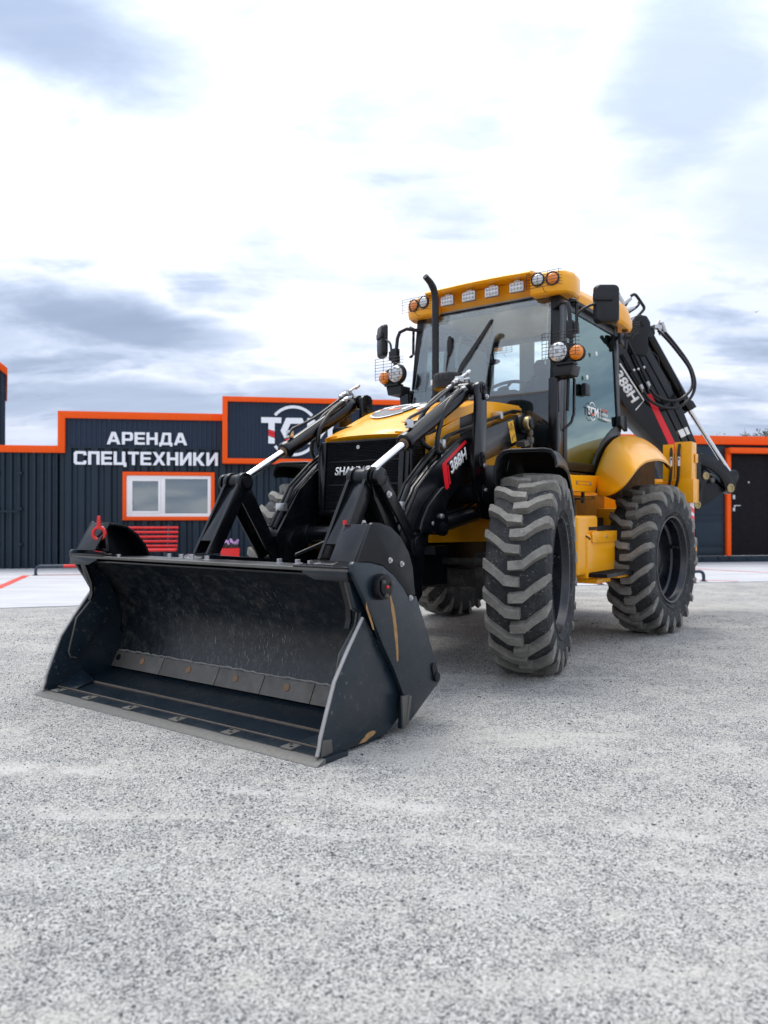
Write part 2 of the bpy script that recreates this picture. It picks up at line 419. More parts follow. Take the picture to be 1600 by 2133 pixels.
# ------------------------------------------------------------------ ground
def ground_material():
    m = bpy.data.materials.new('pale_gravel'); m.use_nodes = True
    q = NT(m.node_tree); b = q.n['Principled BSDF']
    V = q.new('ShaderNodeTexCoord').outputs['Object']
    big = q.noise(V, .35, 6, .6, .4); mid = q.noise(V, 2.2, 6, .6)
    streak = q.noise(q.scalev(V, (.35, 2.2, 1), (0, 0, R(14))), 1.0, 5, .6, .6)
    vor = q.new('ShaderNodeTexVoronoi'); q.l.new(V, vor.inputs['Vector']); vor.inputs['Scale'].default_value = 190
    vor2 = q.new('ShaderNodeTexVoronoi'); q.l.new(V, vor2.inputs['Vector']); vor2.inputs['Scale'].default_value = 78
    sep = q.new('ShaderNodeSeparateColor'); q.l.new(vor.outputs['Color'], sep.inputs[0])
    sep2 = q.new('ShaderNodeSeparateColor'); q.l.new(vor2.outputs['Color'], sep2.inputs[0])
    grain = q.new('ShaderNodeValToRGB'); q.l.new(sep.outputs[0], grain.inputs[0])
    e = grain.color_ramp.elements
    e[0].position = 0; e[0].color = (.065, .067, .070, 1); e[1].position = 1; e[1].color = (.70, .69, .66, 1)
    for p_, c_ in ((.15, (.13, .133, .137)), (.36, (.37, .366, .355)), (.7, (.53, .52, .495))):
        k = e.new(p_); k.color = (*c_, 1)
    dark2 = q.m('MULTIPLY', q.step(sep2.outputs[0], .80, .92), q.step(vor2.outputs['Distance'], .55, .25))
    c = q.mix(q.m('MULTIPLY', dark2, .75), grain.outputs[0], (.10, .115, .13))
    powder = q.m('MULTIPLY', q.step(q.m('ADD', q.m('MULTIPLY', mid, .55), q.m('MULTIPLY', big, .45)), .47, .60), .62)
    powder = q.m('MAXIMUM', powder, q.m('MULTIPLY', q.step(streak, .55, .66), .85))
    c = q.mix(q.m('MULTIPLY', powder, .68), c, (.60, .58, .535))
    c = q.mix(q.m('MULTIPLY', q.step(q.m('ADD', q.m('MULTIPLY', big, .6), q.m('MULTIPLY', mid, .4)), .50, .36), .30), c, (.22, .22, .22))
    c = q.mix(q.m('MULTIPLY', q.step(q.noise(V, 6.5, 6, .65), .54, .66), .34), c, (.15, .155, .165))
    c = q.mix(q.m('MULTIPLY', q.step(q.noise(q.scalev(V, (1, 1.8, 1)), 3.7, 5, .6), .57, .66), .34), c, (.62, .595, .53))
    # pale dust left by wheels crossing the yard
    sx_ = q.new('ShaderNodeSeparateXYZ'); q.l.new(V, sx_.inputs[0])
    wob = q.m('MULTIPLY', q.m('SUBTRACT', q.noise(V, 1.3, 5, .6), .5), .5); brk = q.step(q.noise(V, 2.6, 6, .65), .42, .60)
    for k_, off, wd, am in ((.27, 2.98, .075, .75), (.22, 2.66, .06, .6), (.10, 2.30, .16, .45), (-.10, 3.55, .12, .4)):
        dd = q.m('ABSOLUTE', q.m('ADD', q.m('SUBTRACT', q.m('ADD', sx_.outputs[1], q.m('MULTIPLY', sx_.outputs[0], k_)), off), wob))
        c = q.mix(q.m('MULTIPLY', q.m('MULTIPLY', q.step(dd, wd, wd * .2), brk), am * .8), c, (.64, .63, .60))
    c = q.mix(1.0, c, (.88, .885, .885), 'MULTIPLY')
    q.l.new(c, b.inputs['Base Color']); b.inputs['Roughness'].default_value = .95
    b.inputs['Specular IOR Level'].default_value = .2
    h = q.m('ADD', q.m('MULTIPLY', vor.outputs['Distance'], -.5), q.m('ADD', q.m('MULTIPLY', vor2.outputs['Distance'], -.5), q.m('MULTIPLY', q.noise(V, 240, 3, .6), .6)))
    bn = q.new('ShaderNodeBump'); bn.inputs['Strength'].default_value = .75; bn.inputs['Distance'].default_value = .012
    q.l.new(h, bn.inputs['Height']); q.l.new(bn.outputs[0], b.inputs['Normal'])
    return m
gm = ground_material()
g = MB(); g.add([(-700, -300, 0), (700, -300, 0), (700, 1500, 0), (-700, 1500, 0)], [(0, 1, 2, 3)])
go = g.build('ground', gm, smooth=0); go['kind'] = 'structure'

def concrete_material():
    m = bpy.data.materials.new('pale_concrete'); m.use_nodes = True
    q = NT(m.node_tree); b = q.n['Principled BSDF']
    V = q.new('ShaderNodeTexCoord').outputs['Object']
    n1 = q.noise(q.scalev(V, (.5, 2.5, 1), (0, 0, R(-12))), 1.2, 7, .65, .3); n2 = q.noise(V, 30, 4, .6)
    c = q.mix(q.step(n1, .35, .7), (.40, .41, .43), (.52, .53, .55))
    c = q.mix(q.m('MULTIPLY', q.step(q.noise(V, .7, 5, .6), .5, .75), .35), c, (.34, .35, .37))
    c = q.mix(q.m('MULTIPLY', n2, .15), c, (.40, .40, .40))
    q.l.new(c, b.inputs['Base Color']); b.inputs['Roughness'].default_value = .85
    return m
edge = [(-30, .5), (-12, 6.65), (-6.2, 8.65), (-4.62, 9.19), (-3.6, 9.52), (-1, 10.5), (1.2, 11.5), (3.3, 12.25), (5.2, 12.75), (6.6, 12.98), (9, 13.6), (16, 15.4)]
ed2 = []
for (a, b_) in zip(edge[:-1], edge[1:]):
    n = max(2, int(abs(b_[0] - a[0]) / .12))
    for i in range(n):
        t = i / n; ed2.append((a[0] + (b_[0] - a[0]) * t + random.uniform(-.02, .02), a[1] + (b_[1] - a[1]) * t + random.uniform(-.035, .035)))
ap = MB(); poly = ed2 + [(16, 24), (-30, 24)]
ap.pz(poly, -.05, .012)
apo = ap.build('concrete_apron', concrete_material(), smooth=0); apo['kind'] = 'structure'
rl = MB()
for a, b_, w in (((-5.6, 10.6), (-6.65, 14.2), .13), ((-6.6, 14.28), (-2, 15.2), .035), ((6.1, 16.5), (8.6, 13.6), .06), ((5.2, 13.25), (6.0, 12.95), .05)):
    d = Vector((b_[0] - a[0], b_[1] - a[1])).normalized(); p = Vector((-d.y, d.x)) * w / 2
    rl.pz([(a[0] - p.x, a[1] - p.y), (b_[0] - p.x, b_[1] - p.y), (b_[0] + p.x, b_[1] + p.y), (a[0] + p.x, a[1] + p.y)], .004, .0165)
M['roadred'] = mat('faded_red_line', (.55, .05, .035), .8, var=.25, vscale=8, dust=.35, dscale=9, dustcol=(.5, .42, .4))
rlo = rl.build('red_floor_lines', M['roadred'], smooth=0); rlo['kind'] = 'structure'

# pebbles lying on the gravel nearest the camera
def pebbles():
    rng = np.random.default_rng(3)
    t = (1 + 5 ** .5) / 2
    iv = np.array([(-1, t, 0), (1, t, 0), (-1, -t, 0), (1, -t, 0), (0, -1, t), (0, 1, t), (0, -1, -t), (0, 1, -t), (t, 0, -1), (t, 0, 1), (-t, 0, -1), (-t, 0, 1)], float)
    iv /= np.linalg.norm(iv[0])
    fc = np.array([(0, 11, 5), (0, 5, 1), (0, 1, 7), (0, 7, 10), (0, 10, 11), (1, 5, 9), (5, 11, 4), (11, 10, 2), (10, 7, 6), (7, 1, 8), (3, 9, 4), (3, 4, 2), (3, 2, 6), (3, 6, 8), (3, 8, 9), (4, 9, 5), (2, 4, 11), (6, 2, 10), (8, 6, 7), (9, 8, 1)])
    N = 80000
    Y = 1.35 + (rng.random(N) ** 1.9) * 7.2
    X = (rng.random(N) * 2 - 1) * (Y * .54 + .15)
    a = R(-36.3); ox, oy = X + 1.238, Y - 4.063
    u = ox * math.cos(a) + oy * math.sin(a); v = -ox * math.sin(a) + oy * math.cos(a)
    patch = np.sin(X * 1.7 + Y * .9) * .5 + np.sin(X * .6 - Y * 2.3 + 1.3) * .5 + np.sin(X * 3.1 + Y * 1.1) * .3
    keep = ~((np.abs(u) < 1.18) & (v > -.02) & (v < .75)) & (rng.random(N) < .55 + .40 * patch)
    X, Y = X[keep], Y[keep]; N = len(X)
    r = .0012 + .0026 * rng.random(N) ** 2.6 + .00036 * Y
    big = rng.random(N) < .006; r[big] *= 2.0
    ang = rng.random(N) * 6.283
    jit = 1 + (rng.random((N, 12)) - .5) * .55
    sc = np.stack([r * (.8 + .7 * rng.random(N)), r * (.7 + .4 * rng.random(N)), r * (.45 + .35 * rng.random(N))], 1)
    P = iv[None] * jit[..., None] * sc[:, None, :]
    c, s = np.cos(ang)[:, None], np.sin(ang)[:, None]
    px = P[..., 0] * c - P[..., 1] * s + X[:, None]; py = P[..., 0] * s + P[..., 1] * c + Y[:, None]; pz = P[..., 2] + sc[:, 2:3] * .35
    V = np.stack([px, py, pz], -1).reshape(-1, 3)
    F = (fc[None] + (np.arange(N) * 12)[:, None, None]).reshape(-1)
    me = bpy.data.meshes.new('pebbles')
    me.vertices.add(len(V)); me.vertices.foreach_set('co', V.ravel())
    nf = len(F) // 3
    me.loops.add(len(F)); me.loops.foreach_set('vertex_index', F.astype(np.int32))
    me.polygons.add(nf); me.polygons.foreach_set('loop_start', np.arange(0, nf * 3, 3, dtype=np.int32))
    at = me.attributes.new('tone', 'FLOAT', 'POINT'); at.data.foreach_set('value', np.repeat(rng.random(N), 12).astype(np.float32))
    me.update()
    m = bpy.data.materials.new('pebble_stone'); m.use_nodes = True
    q = NT(m.node_tree); b = q.n['Principled BSDF']
    an = q.new('ShaderNodeAttribute', attribute_name='tone')
    cr = q.new('ShaderNodeValToRGB'); q.l.new(an.outputs['Fac'], cr.inputs[0])
    e = cr.color_ramp.elements; e[0].position = 0; e[0].color = (.05, .056, .063, 1); e[1].position = 1; e[1].color = (.66, .64, .59, 1)
    for p_, c_ in ((.22, (.13, .14, .148)), (.4, (.31, .31, .30)), (.6, (.45, .44, .415)), (.8, (.53, .515, .48))):
        k = e.new(p_); k.color = (*c_, 1)
    q.l.new(cr.outputs[0], b.inputs['Base Color']); b.inputs['Roughness'].default_value = .9
    me.materials.append(m)
    o = bpy.data.objects.new('gravel', me); COL.objects.link(o); o['kind'] = 'stuff'
pebbles()

# ------------------------------------------------------------------ buildings
FA = math.atan(.149)
F0 = (0, 17.2, 0)
def corr(mb, s0, s1, z0, z1, y, pitch, depth, prof=(.0, .36, .5, .86)):
    """vertical trapezoid ribs standing proud of plane y towards the viewer, closed behind"""
    pts = []; s_ = s0
    while s_ < s1 - 1e-6:
        for k, d in zip(prof, (0, 0, 1, 1)):
            p = s_ + k * pitch
            if p < s1: pts.append((p, y - d * depth))
        s_ += pitch
    pts.append((s1, y - (0 if pts[-1][1] == y else depth)))
    n = len(pts)
    vs = [(a, b_, z0) for a, b_ in pts] + [(a, b_, z1) for a, b_ in pts]
    mb.add(vs, [(i, i + 1, n + i + 1, n + i) for i in range(n - 1)])

def building(name, label, cat='building'):
    return tag(empty(name, F0, FA), label, cat)
# low container wall on the left
bl = building('storage_container', 'low dark blue corrugated container wall with plain orange roof edge, left of the rental lettering')
w = MB(); w.box((-13, .06, 0), (-7.0, 2.4, 2.52)); w.build('container_body', M['wall'], bl, smooth=0)
w = MB(); corr(w, -13, -7.0, .02, 2.46, .055, .155, .05); w.build('corrugated_wall', M['wall'], bl, smooth=0)
w = MB(); w.box((-13, -.03, 2.46), (-6.985, .10, 2.61)); w.build('roof_trim', M['orange'], bl, bevel=.006)
w = MB()
for s_ in (-8.2, -7.75):
    w.cyl((s_, -.0, .08), (s_, -.0, 2.42), .017, n=8)
    for zz in (.5, 1.25, 2.0): w.box((s_ - .05, -.03, zz), (s_ + .05, .03, zz + .05))
w.box((-8.2, -.05, 1.2), (-7.75, -.02, 1.235))
w.build('locking_bars', M['wall'], bl)
# office container
bo = building('office_container', 'dark blue office container with white rental lettering, orange parapet and a white framed window')
w = MB(); w.box((-6.96, .06, 0), (-3.52, 2.4, 3.2)); w.box((-3.52, .061, 0), (2.2, 2.41, 2.6)); w.build('container_body', M['wall'], bo, smooth=0)
w = MB(); corr(w, -6.96, -5.66, .02, 2.6, .055, .27, .048, (0, .3, .42, .88))
corr(w, -5.66, -3.74, .02, 1.02, .055, .27, .048, (0, .3, .42, .88)); corr(w, -5.66, -3.74, 2.08, 2.6, .055, .27, .048, (0, .3, .42, .88))
corr(w, -3.74, 2.2, .02, 2.6, .055, .27, .048, (0, .3, .42, .88)); w.build('corrugated_wall', M['wall'], bo, smooth=0)
w = MB(); corr(w, -6.84, -3.56, 2.585, 3.2, .03, .105, .018); w.build('profiled_parapet', M['wallfine'], bo, smooth=0)
w = MB(); w.box((-6.84, -.005, 2.57), (-3.56, .05, 2.60)); w.build('parapet_flashing', M['wall'], bo)
w = MB(); w.extr([(-6.985, -.04, 2.46), (-6.84, -.04, 2.46), (-6.84, -.04, 3.20), (-3.54, -.04, 3.20), (-3.54, -.04, 3.35), (-6.985, -.04, 3.35)], (0, .14, 0)); w.build('roof_trim', M['orange'], bo, bevel=.006)
GL = {
 'А': (1.10, [[(0, 0), (.25, 0), (.34, .2), (.55, .2), (.55, .38), (.42, .38), (.55, .74), (.55, 1), (.38, 1)], [(1.1, 0), (.72, 1), (.55, 1), (.55, .74), (.68, .38), (.55, .38), (.55, .2), (.76, .2), (.85, 0)]]),
 'Р': (.90, [[(0, 0), (.24, 0), (.24, 1), (0, 1)], [(.24, 1), (.24, .82), (.62, .82), (.66, .78), (.66, .52), (.62, .48), (.24, .48), (.24, .3), (.75, .3), (.9, .42), (.9, .88), (.75, 1)]]),
 'Е': (.85, [[(0, 0), (.85, 0), (.85, .19), (.24, .19), (.24, .41), (.8, .41), (.8, .59), (.24, .59), (.24, .81), (.85, .81), (.85, 1), (0, 1)]]),
 'Н': (.92, [[(0, 0), (.24, 0), (.24, .4), (.68, .4), (.68, 0), (.92, 0), (.92, 1), (.68, 1), (.68, .6), (.24, .6), (.24, 1), (0, 1)]]),
 'Д': (1.08, [[(0, -.12), (.18, -.12), (.18, 0), (.90, 0), (.90, -.12), (1.08, -.12), (1.08, .2), (0, .2)], [(.12, .2), (.36, .2), (.46, .81), (.74, .81), (.74, .2), (.98, .2), (.98, 1), (.27, 1)]]),
 'С': (.98, [[(.14, 0), (.88, 0), (.98, .1), (.98, .3), (.74, .3), (.74, .19), (.3, .19), (.24, .25), (.24, .75), (.3, .81), (.74, .81), (.74, .7), (.98, .7), (.98, .9), (.88, 1), (.14, 1), (0, .86), (0, .14)]]),
 'П': (.90, [[(0, 0), (.24, 0), (.24, .8), (.66, .8), (.66, 0), (.9, 0), (.9, 1), (0, 1)]]),
 'Ц': (1.0, [[(0, 0), (.78, 0), (.78, -.14), (1, -.14), (1, .19), (.9, .19), (.9, 1), (.66, 1), (.66, .19), (.24, .19), (.24, 1), (0, 1)]]),
 'Т': (.86, [[(.31, 0), (.55, 0), (.55, .81), (.86, .81), (.86, 1), (0, 1), (0, .81), (.31, .81)]]),
 'Х': (1.0, [[(0, 0), (.28, 0), (.5, .33), (.72, 0), (1, 0), (.65, .5), (1, 1), (.72, 1), (.5, .67), (.28, 1), (0, 1), (.35, .5)]]),
 'И': (.94, [[(0, 0), (.24, 0), (.7, .62), (.7, 0), (.94, 0), (.94, 1), (.7, 1), (.24, .38), (.24, 1), (0, 1)]]),
 'К': (.95, [[(0, 0), (.24, 0), (.24, .38), (.34, .38), (.64, 0), (.95, 0), (.56, .5), (.93, 1), (.64, 1), (.34, .62), (.24, .62), (.24, 1), (0, 1)]])}
def letters(word, s0, width, z0, h, y):
    gap = .13; tot = sum(GL[c][0] for c in word) + gap * (len(word) - 1); k = width / tot; x = s0
    for c in word:
        b = MB()
        for pl in GL[c][1]: b.extr([(x + px * k, y, z0 + pz * h) for px, pz in pl], (0, .03, 0))
        b.build('letter', M['letters'], bo, smooth=0); x += (GL[c][0] + gap) * k
letters('АРЕНДА', -5.99, 1.67, 2.655, .265, -.026)
letters('СПЕЦТЕХНИКИ', -6.66, 2.995, 2.215, .285, -.03)
# window
fr = MB()
def frame_rect(mb, x0, x1, z0, z1, t, y0, y1):
    mb.box((x0, y0, z0), (x0 + t, y1, z1)); mb.box((x1 - t, y0, z0), (x1, y1, z1))
    mb.box((x0 + t, y0, z0), (x1 - t, y1, z0 + t)); mb.box((x0 + t, y0, z1 - t), (x1 - t, y1, z1))
frame_rect(fr, -5.66, -3.735, 1.03, 2.07, .075, -.05, .06)
wn = fr.build('window', M['orange'], bo, bevel=.004)
f2 = MB(); frame_rect(f2, -5.583, -3.812, 1.107, 1.993, .07, -.028, .05); f2.box((-4.87, -.027, 1.177), (-4.78, .05, 1.923))
frame_rect(f2, -5.512, -4.872, 1.178, 1.922, .05, -.034, .045)
f2.build('window_frame', M['upvc'], wn, bevel=.004)
f3 = MB(); f3.box((-5.46, .012, 1.23), (-4.925, .02, 1.87)); f3.build('window_pane', M['officeglass'], wn, smooth=0)
f3 = MB(); f3.box((-4.778, .012, 1.18), (-3.885, .02, 1.92)); f3.build('window_pane', M['officeglass'], wn, smooth=0)
f4 = MB()
for i in range(24): f4.box((-5.46, .031, 1.2 + i * .031), (-3.885, .040, 1.2 + i * .031 + .027))
f4.build('window_blind', M['blind'], wn, smooth=0)
f5 = MB(); f5.box((-5.5, .045, 1.17), (-3.88, .054, 1.93)); f5.build('window_backing', M['interior'], wn, smooth=0)
# sign box
bs = building('company_signboard', 'big slate signboard in an orange frame with white letters inside a ring', 'signboard')
w = MB(); w.box((-3.45, -.16, 2.36), (1.9, .04, 3.62)); w.build('sign_box', M['wallfine'], bs, smooth=0)
w = MB(); corr(w, -3.45, 1.9, 2.36, 3.62, -.162, .083, .016); w.build('profiled_sheet', M['wallfine'], bs, smooth=0)
w = MB(); frame_rect(w, -3.56, 2.0, 2.26, 3.71, .11, -.23, .05); w.build('sign_frame', M['orange'], bs, bevel=.006)
sx = lambda x: -3.55 + (x * .1625 + 460 - 466.5) / 95.2
szz = lambda y: 3.71 - (y * .1625 + 800 - 827) / 95.2
lw = MB(); lr = MB()
W0 = sx(1440) - sx(520); H0 = szz(425) - szz(757)
for pl, c in logo_polys(): put_poly(lw if c == 'w' else lr, pl, (sx(520), -.182, szz(757)), (1, 0, 0), (0, 0, 1), W0, H0, .03)
rc = (sx(930), -.182, szz(590)); rr = (szz(265) - szz(590))
for a0, a1 in ((40, 140), (-140, -40)): arc_band(lw, rc, (1, 0, 0), (0, 0, 1), rr * .89, rr, a0, a1, .03, 24)
lw.build('sign_letters', M['letters'], bs, smooth=0); lr.build('sign_accent', M['redpaint2'], bs, smooth=0)
# right container with door
br = building('gate_container', 'dark container block with deep orange roof edge and a black door in an orange frame')
w = MB(); w.box((2.25, .06, .16), (8.34, 2.4, 2.88)); w.box((8.34, .12, .16), (9.6, 2.4, 2.88)); w.box((9.6, .06, .16), (15, 2.4, 2.88)); w.build('container_body', M['wall'], br, smooth=0)
w = MB()
for a, b_ in ((2.3, 7.52), (9.62, 15)):
    corr(w, a, b_, .17, 2.84, .055, .27, .048, (0, .3, .42, .88))
w.build('corrugated_wall', M['wall'], br, smooth=0)
w = MB(); w.box((7.53, .02, .17), (8.33, .058, 2.84))
w.box((7.56, .0, 1.15), (8.28, .022, 2.80)); w.box((7.56, .0, .42), (8.28, .022, 1.0)); w.box((7.56, -.012, .985), (8.28, .012, 1.015)); w.box((7.56, .005, .22), (8.28, .03, .36)); w.build('pressed_panel', M['wall'], br, bevel=.006)
w = MB(); w.box((2.2, -.05, 2.85), (15, .12, 3.055)); w.build('roof_trim', M['orange'], br, bevel=.006)
w = MB(); w.box((2.2, -.02, 0), (15, .058, .158))
for s_ in (7.75, 8.16, 8.45, 8.9): w.box((s_ - .04, -.055, .09), (s_ + .04, -.02, .125))
w.build('base_rail', M['wall'], br, bevel=.004)
dr = MB(); dr.box((8.452, -.015, .17), (9.5, .03, 2.60)); dr = dr.build('door', M['door'], br, bevel=.006)
w = MB(); w.cyl((8.55, -.05, 1.36), (8.55, -.018, 1.36), .028, n=12); w.box((8.535, -.062, 1.365), (8.69, -.047, 1.385)); w.build('door_handle', M['zinc'], dr)
for z0, z1 in ((1.24, 1.32), (1.53, 1.63)):
    w = MB(); w.box((8.515, -.024, z0), (8.575, -.017, z1)); w.build('lock_plate', M['zinc'], dr, bevel=.003)
w = MB(); w.cyl((8.93, -.03, 1.94), (8.93, -.014, 1.94), .022, n=10); w.build('peephole', M['zinc'], dr)
w = MB(); w.box((8.345, -.06, .165), (8.448, .05, 2.63)); w.box((8.345, -.20, 2.632), (10.2, .05, 2.76)); w.box((9.51, -.06, .165), (9.6, .05, 2.63)); w.build('door_frame', M['orange'], br, bevel=.005)
# tall shed at the far left
bt = tag(empty('tall_shed', (-9.93, 20.0, 0), R(26.4)), 'tall dark corrugated shed with slanted orange verge at the far left edge', 'shed')
w = MB(); w.extr([(-3, .05, 0), (0.0, .05, 0), (0.0, .05, 4.86), (-3, .05, 7.3)], (0, 5, 0)); w.build('shed_body', M['wall'], bt, smooth=0)
w = MB(); s_ = -.94
while s_ < -.02:
    w.box((s_, .0, .05), (s_ + .07, .051, 4.82 - s_ * .8)); s_ += .14
w.build('corrugated_wall', M['wallfine'], bt, smooth=0)
w = MB(); w.extr([(-3, -.06, 7.26), (.05, -.06, 4.80), (.05, -.06, 5.0), (-3, -.06, 7.5)], (0, 5.2, 0)); w.build('roof_verge', M['orange'], bt, bevel=.01)

# bench, planter, wheel stops, trees, bird
be = tag(empty('slatted_bench', (-4.98, 15.75, 0), R(9)), 'bench of bright red tubes against the office wall below the window', 'bench')
for i in range(5):
    w = MB(); w.cyl((-1.0, .0 + .035 * i, .50 + i * .094), (.70, .0 + .035 * i, .50 + i * .094), .027, n=10); w.build('back_slat', M['red'], be)
for i in range(4):
    w = MB(); w.cyl((-1.0, -.08 - .105 * i, .43), (.70, -.08 - .105 * i, .43), .027, n=10); w.build('seat_slat', M['red'], be)
for s_ in (-.8, .5):
    w = MB(); w.tube([(s_, -.42, .0), (s_, -.42, .39), (s_, -.02, .39), (s_, .155, .93)], .022, 8); w.box((s_ - .04, -.46, .013), (s_ + .04, -.02, .03)); w.build('leg', M['darkblue'], be)
pt = tag(empty('flower_planter', (-3.17, 15.75, .012), R(9)), 'square red planter of mauve flowers standing by the office wall', 'planter')
w = MB(); w.loft([[(-.17, -.17, 0), (.17, -.17, 0), (.17, .17, 0), (-.17, .17, 0)], [(-.19, -.19, .44), (.19, -.19, .44), (.19, .19, .44), (-.19, .19, .44)], [(-.165, -.165, .44), (.165, -.165, .44), (.165, .165, .44), (-.165, .165, .44)], [(-.165, -.165, .41), (.165, -.165, .41), (.165, .165, .41), (-.165, .165, .41)]])
w.build('planter_box', M['red'], pt, bevel=.004)
w = MB()
for i in range(70):
    a = random.random() * 6.28; rr_ = random.random() ** .5 * .17; x, y = rr_ * math.cos(a), rr_ * math.sin(a); z = .43 + random.random() * .11
    d = Vector((random.uniform(-1, 1), random.uniform(-1, 1), random.uniform(.2, 1))).normalized() * .05
    sd_ = d.cross(Vector((.3, .2, 1))).normalized() * .015
    w.add([(x, y, z), Vector((x, y, z)) + d * .6 + sd_, Vector((x, y, z)) + d, Vector((x, y, z)) + d * .6 - sd_], [(0, 1, 2, 3)])
w.build('leaves', M['leaf'], pt, smooth=0)
for i in range(16):
    a = random.random() * 6.28; rr_ = random.random() ** .5 * .17; z = .53 + random.random() * .08 + (.05 if rr_ < .08 else 0)
    w = MB(); c = Vector((rr_ * math.cos(a), rr_ * math.sin(a), z))
    nrm = Vector((random.uniform(-.5, .5), -1, random.uniform(.2, .9))).normalized()
    e1 = nrm.cross(Vector((0, 0, 1))).normalized(); e2 = nrm.cross(e1)
    for k in range(5):
        t0 = k * 1.2566; d = e1 * math.cos(t0) + e2 * math.sin(t0); d2 = e1 * math.cos(t0 + .5) + e2 * math.sin(t0 + .5); d3 = e1 * math.cos(t0 - .5) + e2 * math.sin(t0 - .5)
        w.add([c, c + d3 * .024 + nrm * .006, c + d * .034 + nrm * .008, c + d2 * .024 + nrm * .006], [(0, 1, 2, 3)])
    w.build('flower', M['petal'], pt, smooth=0)

def stop(x, y, rz, label, cols):
    o = tag(empty('wheel_stop', (x, y, .012), rz), label, 'wheel stop', 'bent pipe wheel stops on the apron')
    L = 2.0; r = .028
    w = MB(); w.tube([(0, 0, 0), (0, 0, .09), (.012, 0, .13), (.04, 0, .158), (.08, 0, .17), (.5, 0, .17)], r, 10); w.build('pipe_end', M[cols[0]], o)
    w = MB(); w.cyl((.5, 0, .17), (1.0, 0, .17), r, n=10); w.build('pipe_band', M[cols[1]], o)
    w = MB(); w.cyl((1.0, 0, .17), (1.5, 0, .17), r, n=10); w.build('pipe_band', M[cols[2]], o)
    w = MB(); w.tube([(L, 0, 0), (L, 0, .09), (L - .012, 0, .13), (L - .04, 0, .158), (L - .08, 0, .17), (L - .5, 0, .17)], r, 10); w.build('pipe_end', M[cols[3]], o)
    for e_ in (0, L):
        w = MB(); w.cyl((e_, 0, 0), (e_, 0, .008), .06, n=14); w.build('foot_plate', M['darkblue'], o)
stop(-6.5, 14.25, R(8), 'bent pipe wheel stop striped dark blue and red, beside the bold red floor line', ('darkblue', 'red', 'darkblue', 'red'))
stop(5.42, 12.95, R(180 + 17), 'low bent pipe wheel stop with dark blue end standing behind the rear tyre', ('darkblue', 'pale', 'darkblue', 'red'))

def sapling(x, y, h, label):
    o = tag(empty('young_tree', (x, y, 0)), label, 'tree', 'young trees behind the right container')
    w = MB(); w.tube([(0, 0, 0), (.03, 0, h * .4), (0, .02, h * .8)], .05, 8, 3, lambda i: .06 - .006 * i); w.build('trunk', M['bark'], o)
    c = MB(); rnd = random.Random(x)
    for b_ in range(16):
        z0 = h * (.45 + .4 * rnd.random()); a = rnd.random() * 6.28; l = .7 + rnd.random() * .9
        p0 = Vector((0, 0, z0)); p1 = p0 + Vector((math.cos(a) * l * .45, math.sin(a) * l * .45, l * .9))
        p1.z = min(p1.z, h * (1 - .07 * rnd.random()))
        c.tube([p0, (p0 + p1) / 2 + Vector((math.cos(a) * .1, math.sin(a) * .1, 0)), p1], .008, 4)
        for k in range(46):
            t = .25 + .75 * rnd.random(); p = p0.lerp(p1, t) + Vector((rnd.gauss(0, .05), rnd.gauss(0, .05), rnd.gauss(0, .05)))
            d = Vector((rnd.uniform(-1, 1), rnd.uniform(-1, 1), rnd.uniform(-.2, 1.2))).normalized() * .10; s2 = d.cross(Vector((rnd.random(), rnd.random(), .4))).normalized() * .017
            c.add([p, p + d * .5 + s2, p + d, p + d * .5 - s2], [(0, 1, 2, 3)])
    c.build('crown', M['leaf'], o, smooth=0)
sapling(11.15, 23.6, 3.82, 'tallest grey green young tree peeping over the orange roof edge on the right')
sapling(10.55, 24.2, 3.72, 'shorter feathery young tree at the left of the group behind the right roof')
sapling(11.85, 24.0, 3.80, 'feathery young tree at the right end of the group behind the right roof')
bd = MB(); bd.ball((0, 0, 0), .05, (2.2, 1, .8), 8, 5); bd.add([(-.05, .03, .02), (.05, .03, .02), (-.03, .28, .09), (-.09, .28, .09)], [(0, 1, 2, 3)]); bd.add([(-.05, -.03, .02), (.05, -.03, .02), (-.03, -.28, .09), (-.09, -.28, .09)], [(0, 1, 2, 3)])
bo_ = bd.build('bird', M['feather']); bo_.location = (29.3, 60, 17.2); bo_.rotation_euler = (0, 0, .9)
tag(bo_, 'tiny dark bird flying high in the sky at the right', 'bird')

# ------------------------------------------------------------------ backhoe loader (x = machine's left, y = rearwards, z up; origin under the bucket lip)
ROOT = tag(empty('backhoe_loader', (-1.238, 4.063, 0), R(-36.3)), 'yellow and black backhoe loader with its wide black front bucket lowered on the gravel', 'backhoe loader')
Y_, K_ = M['yellow'], M['black']

def bolt(mb, c, ax, r=.012, h=.012):
    c = Vector(c); ax = Vector(ax).normalized()
    mb.cyl(c, c + ax * h * .35, r * 1.5, n=12); mb.cyl(c + ax * h * .35, c + ax * h, r, n=6)

def bolts(lst, m, parent, name='bolt', sides=True):
    for c, ax, r, h in lst:
        for sg in ((1, -1) if sides else (1,)):
            b = MB(); bolt(b, c, ax, r, h); b.build(name, m, parent, mirror=sg < 0)
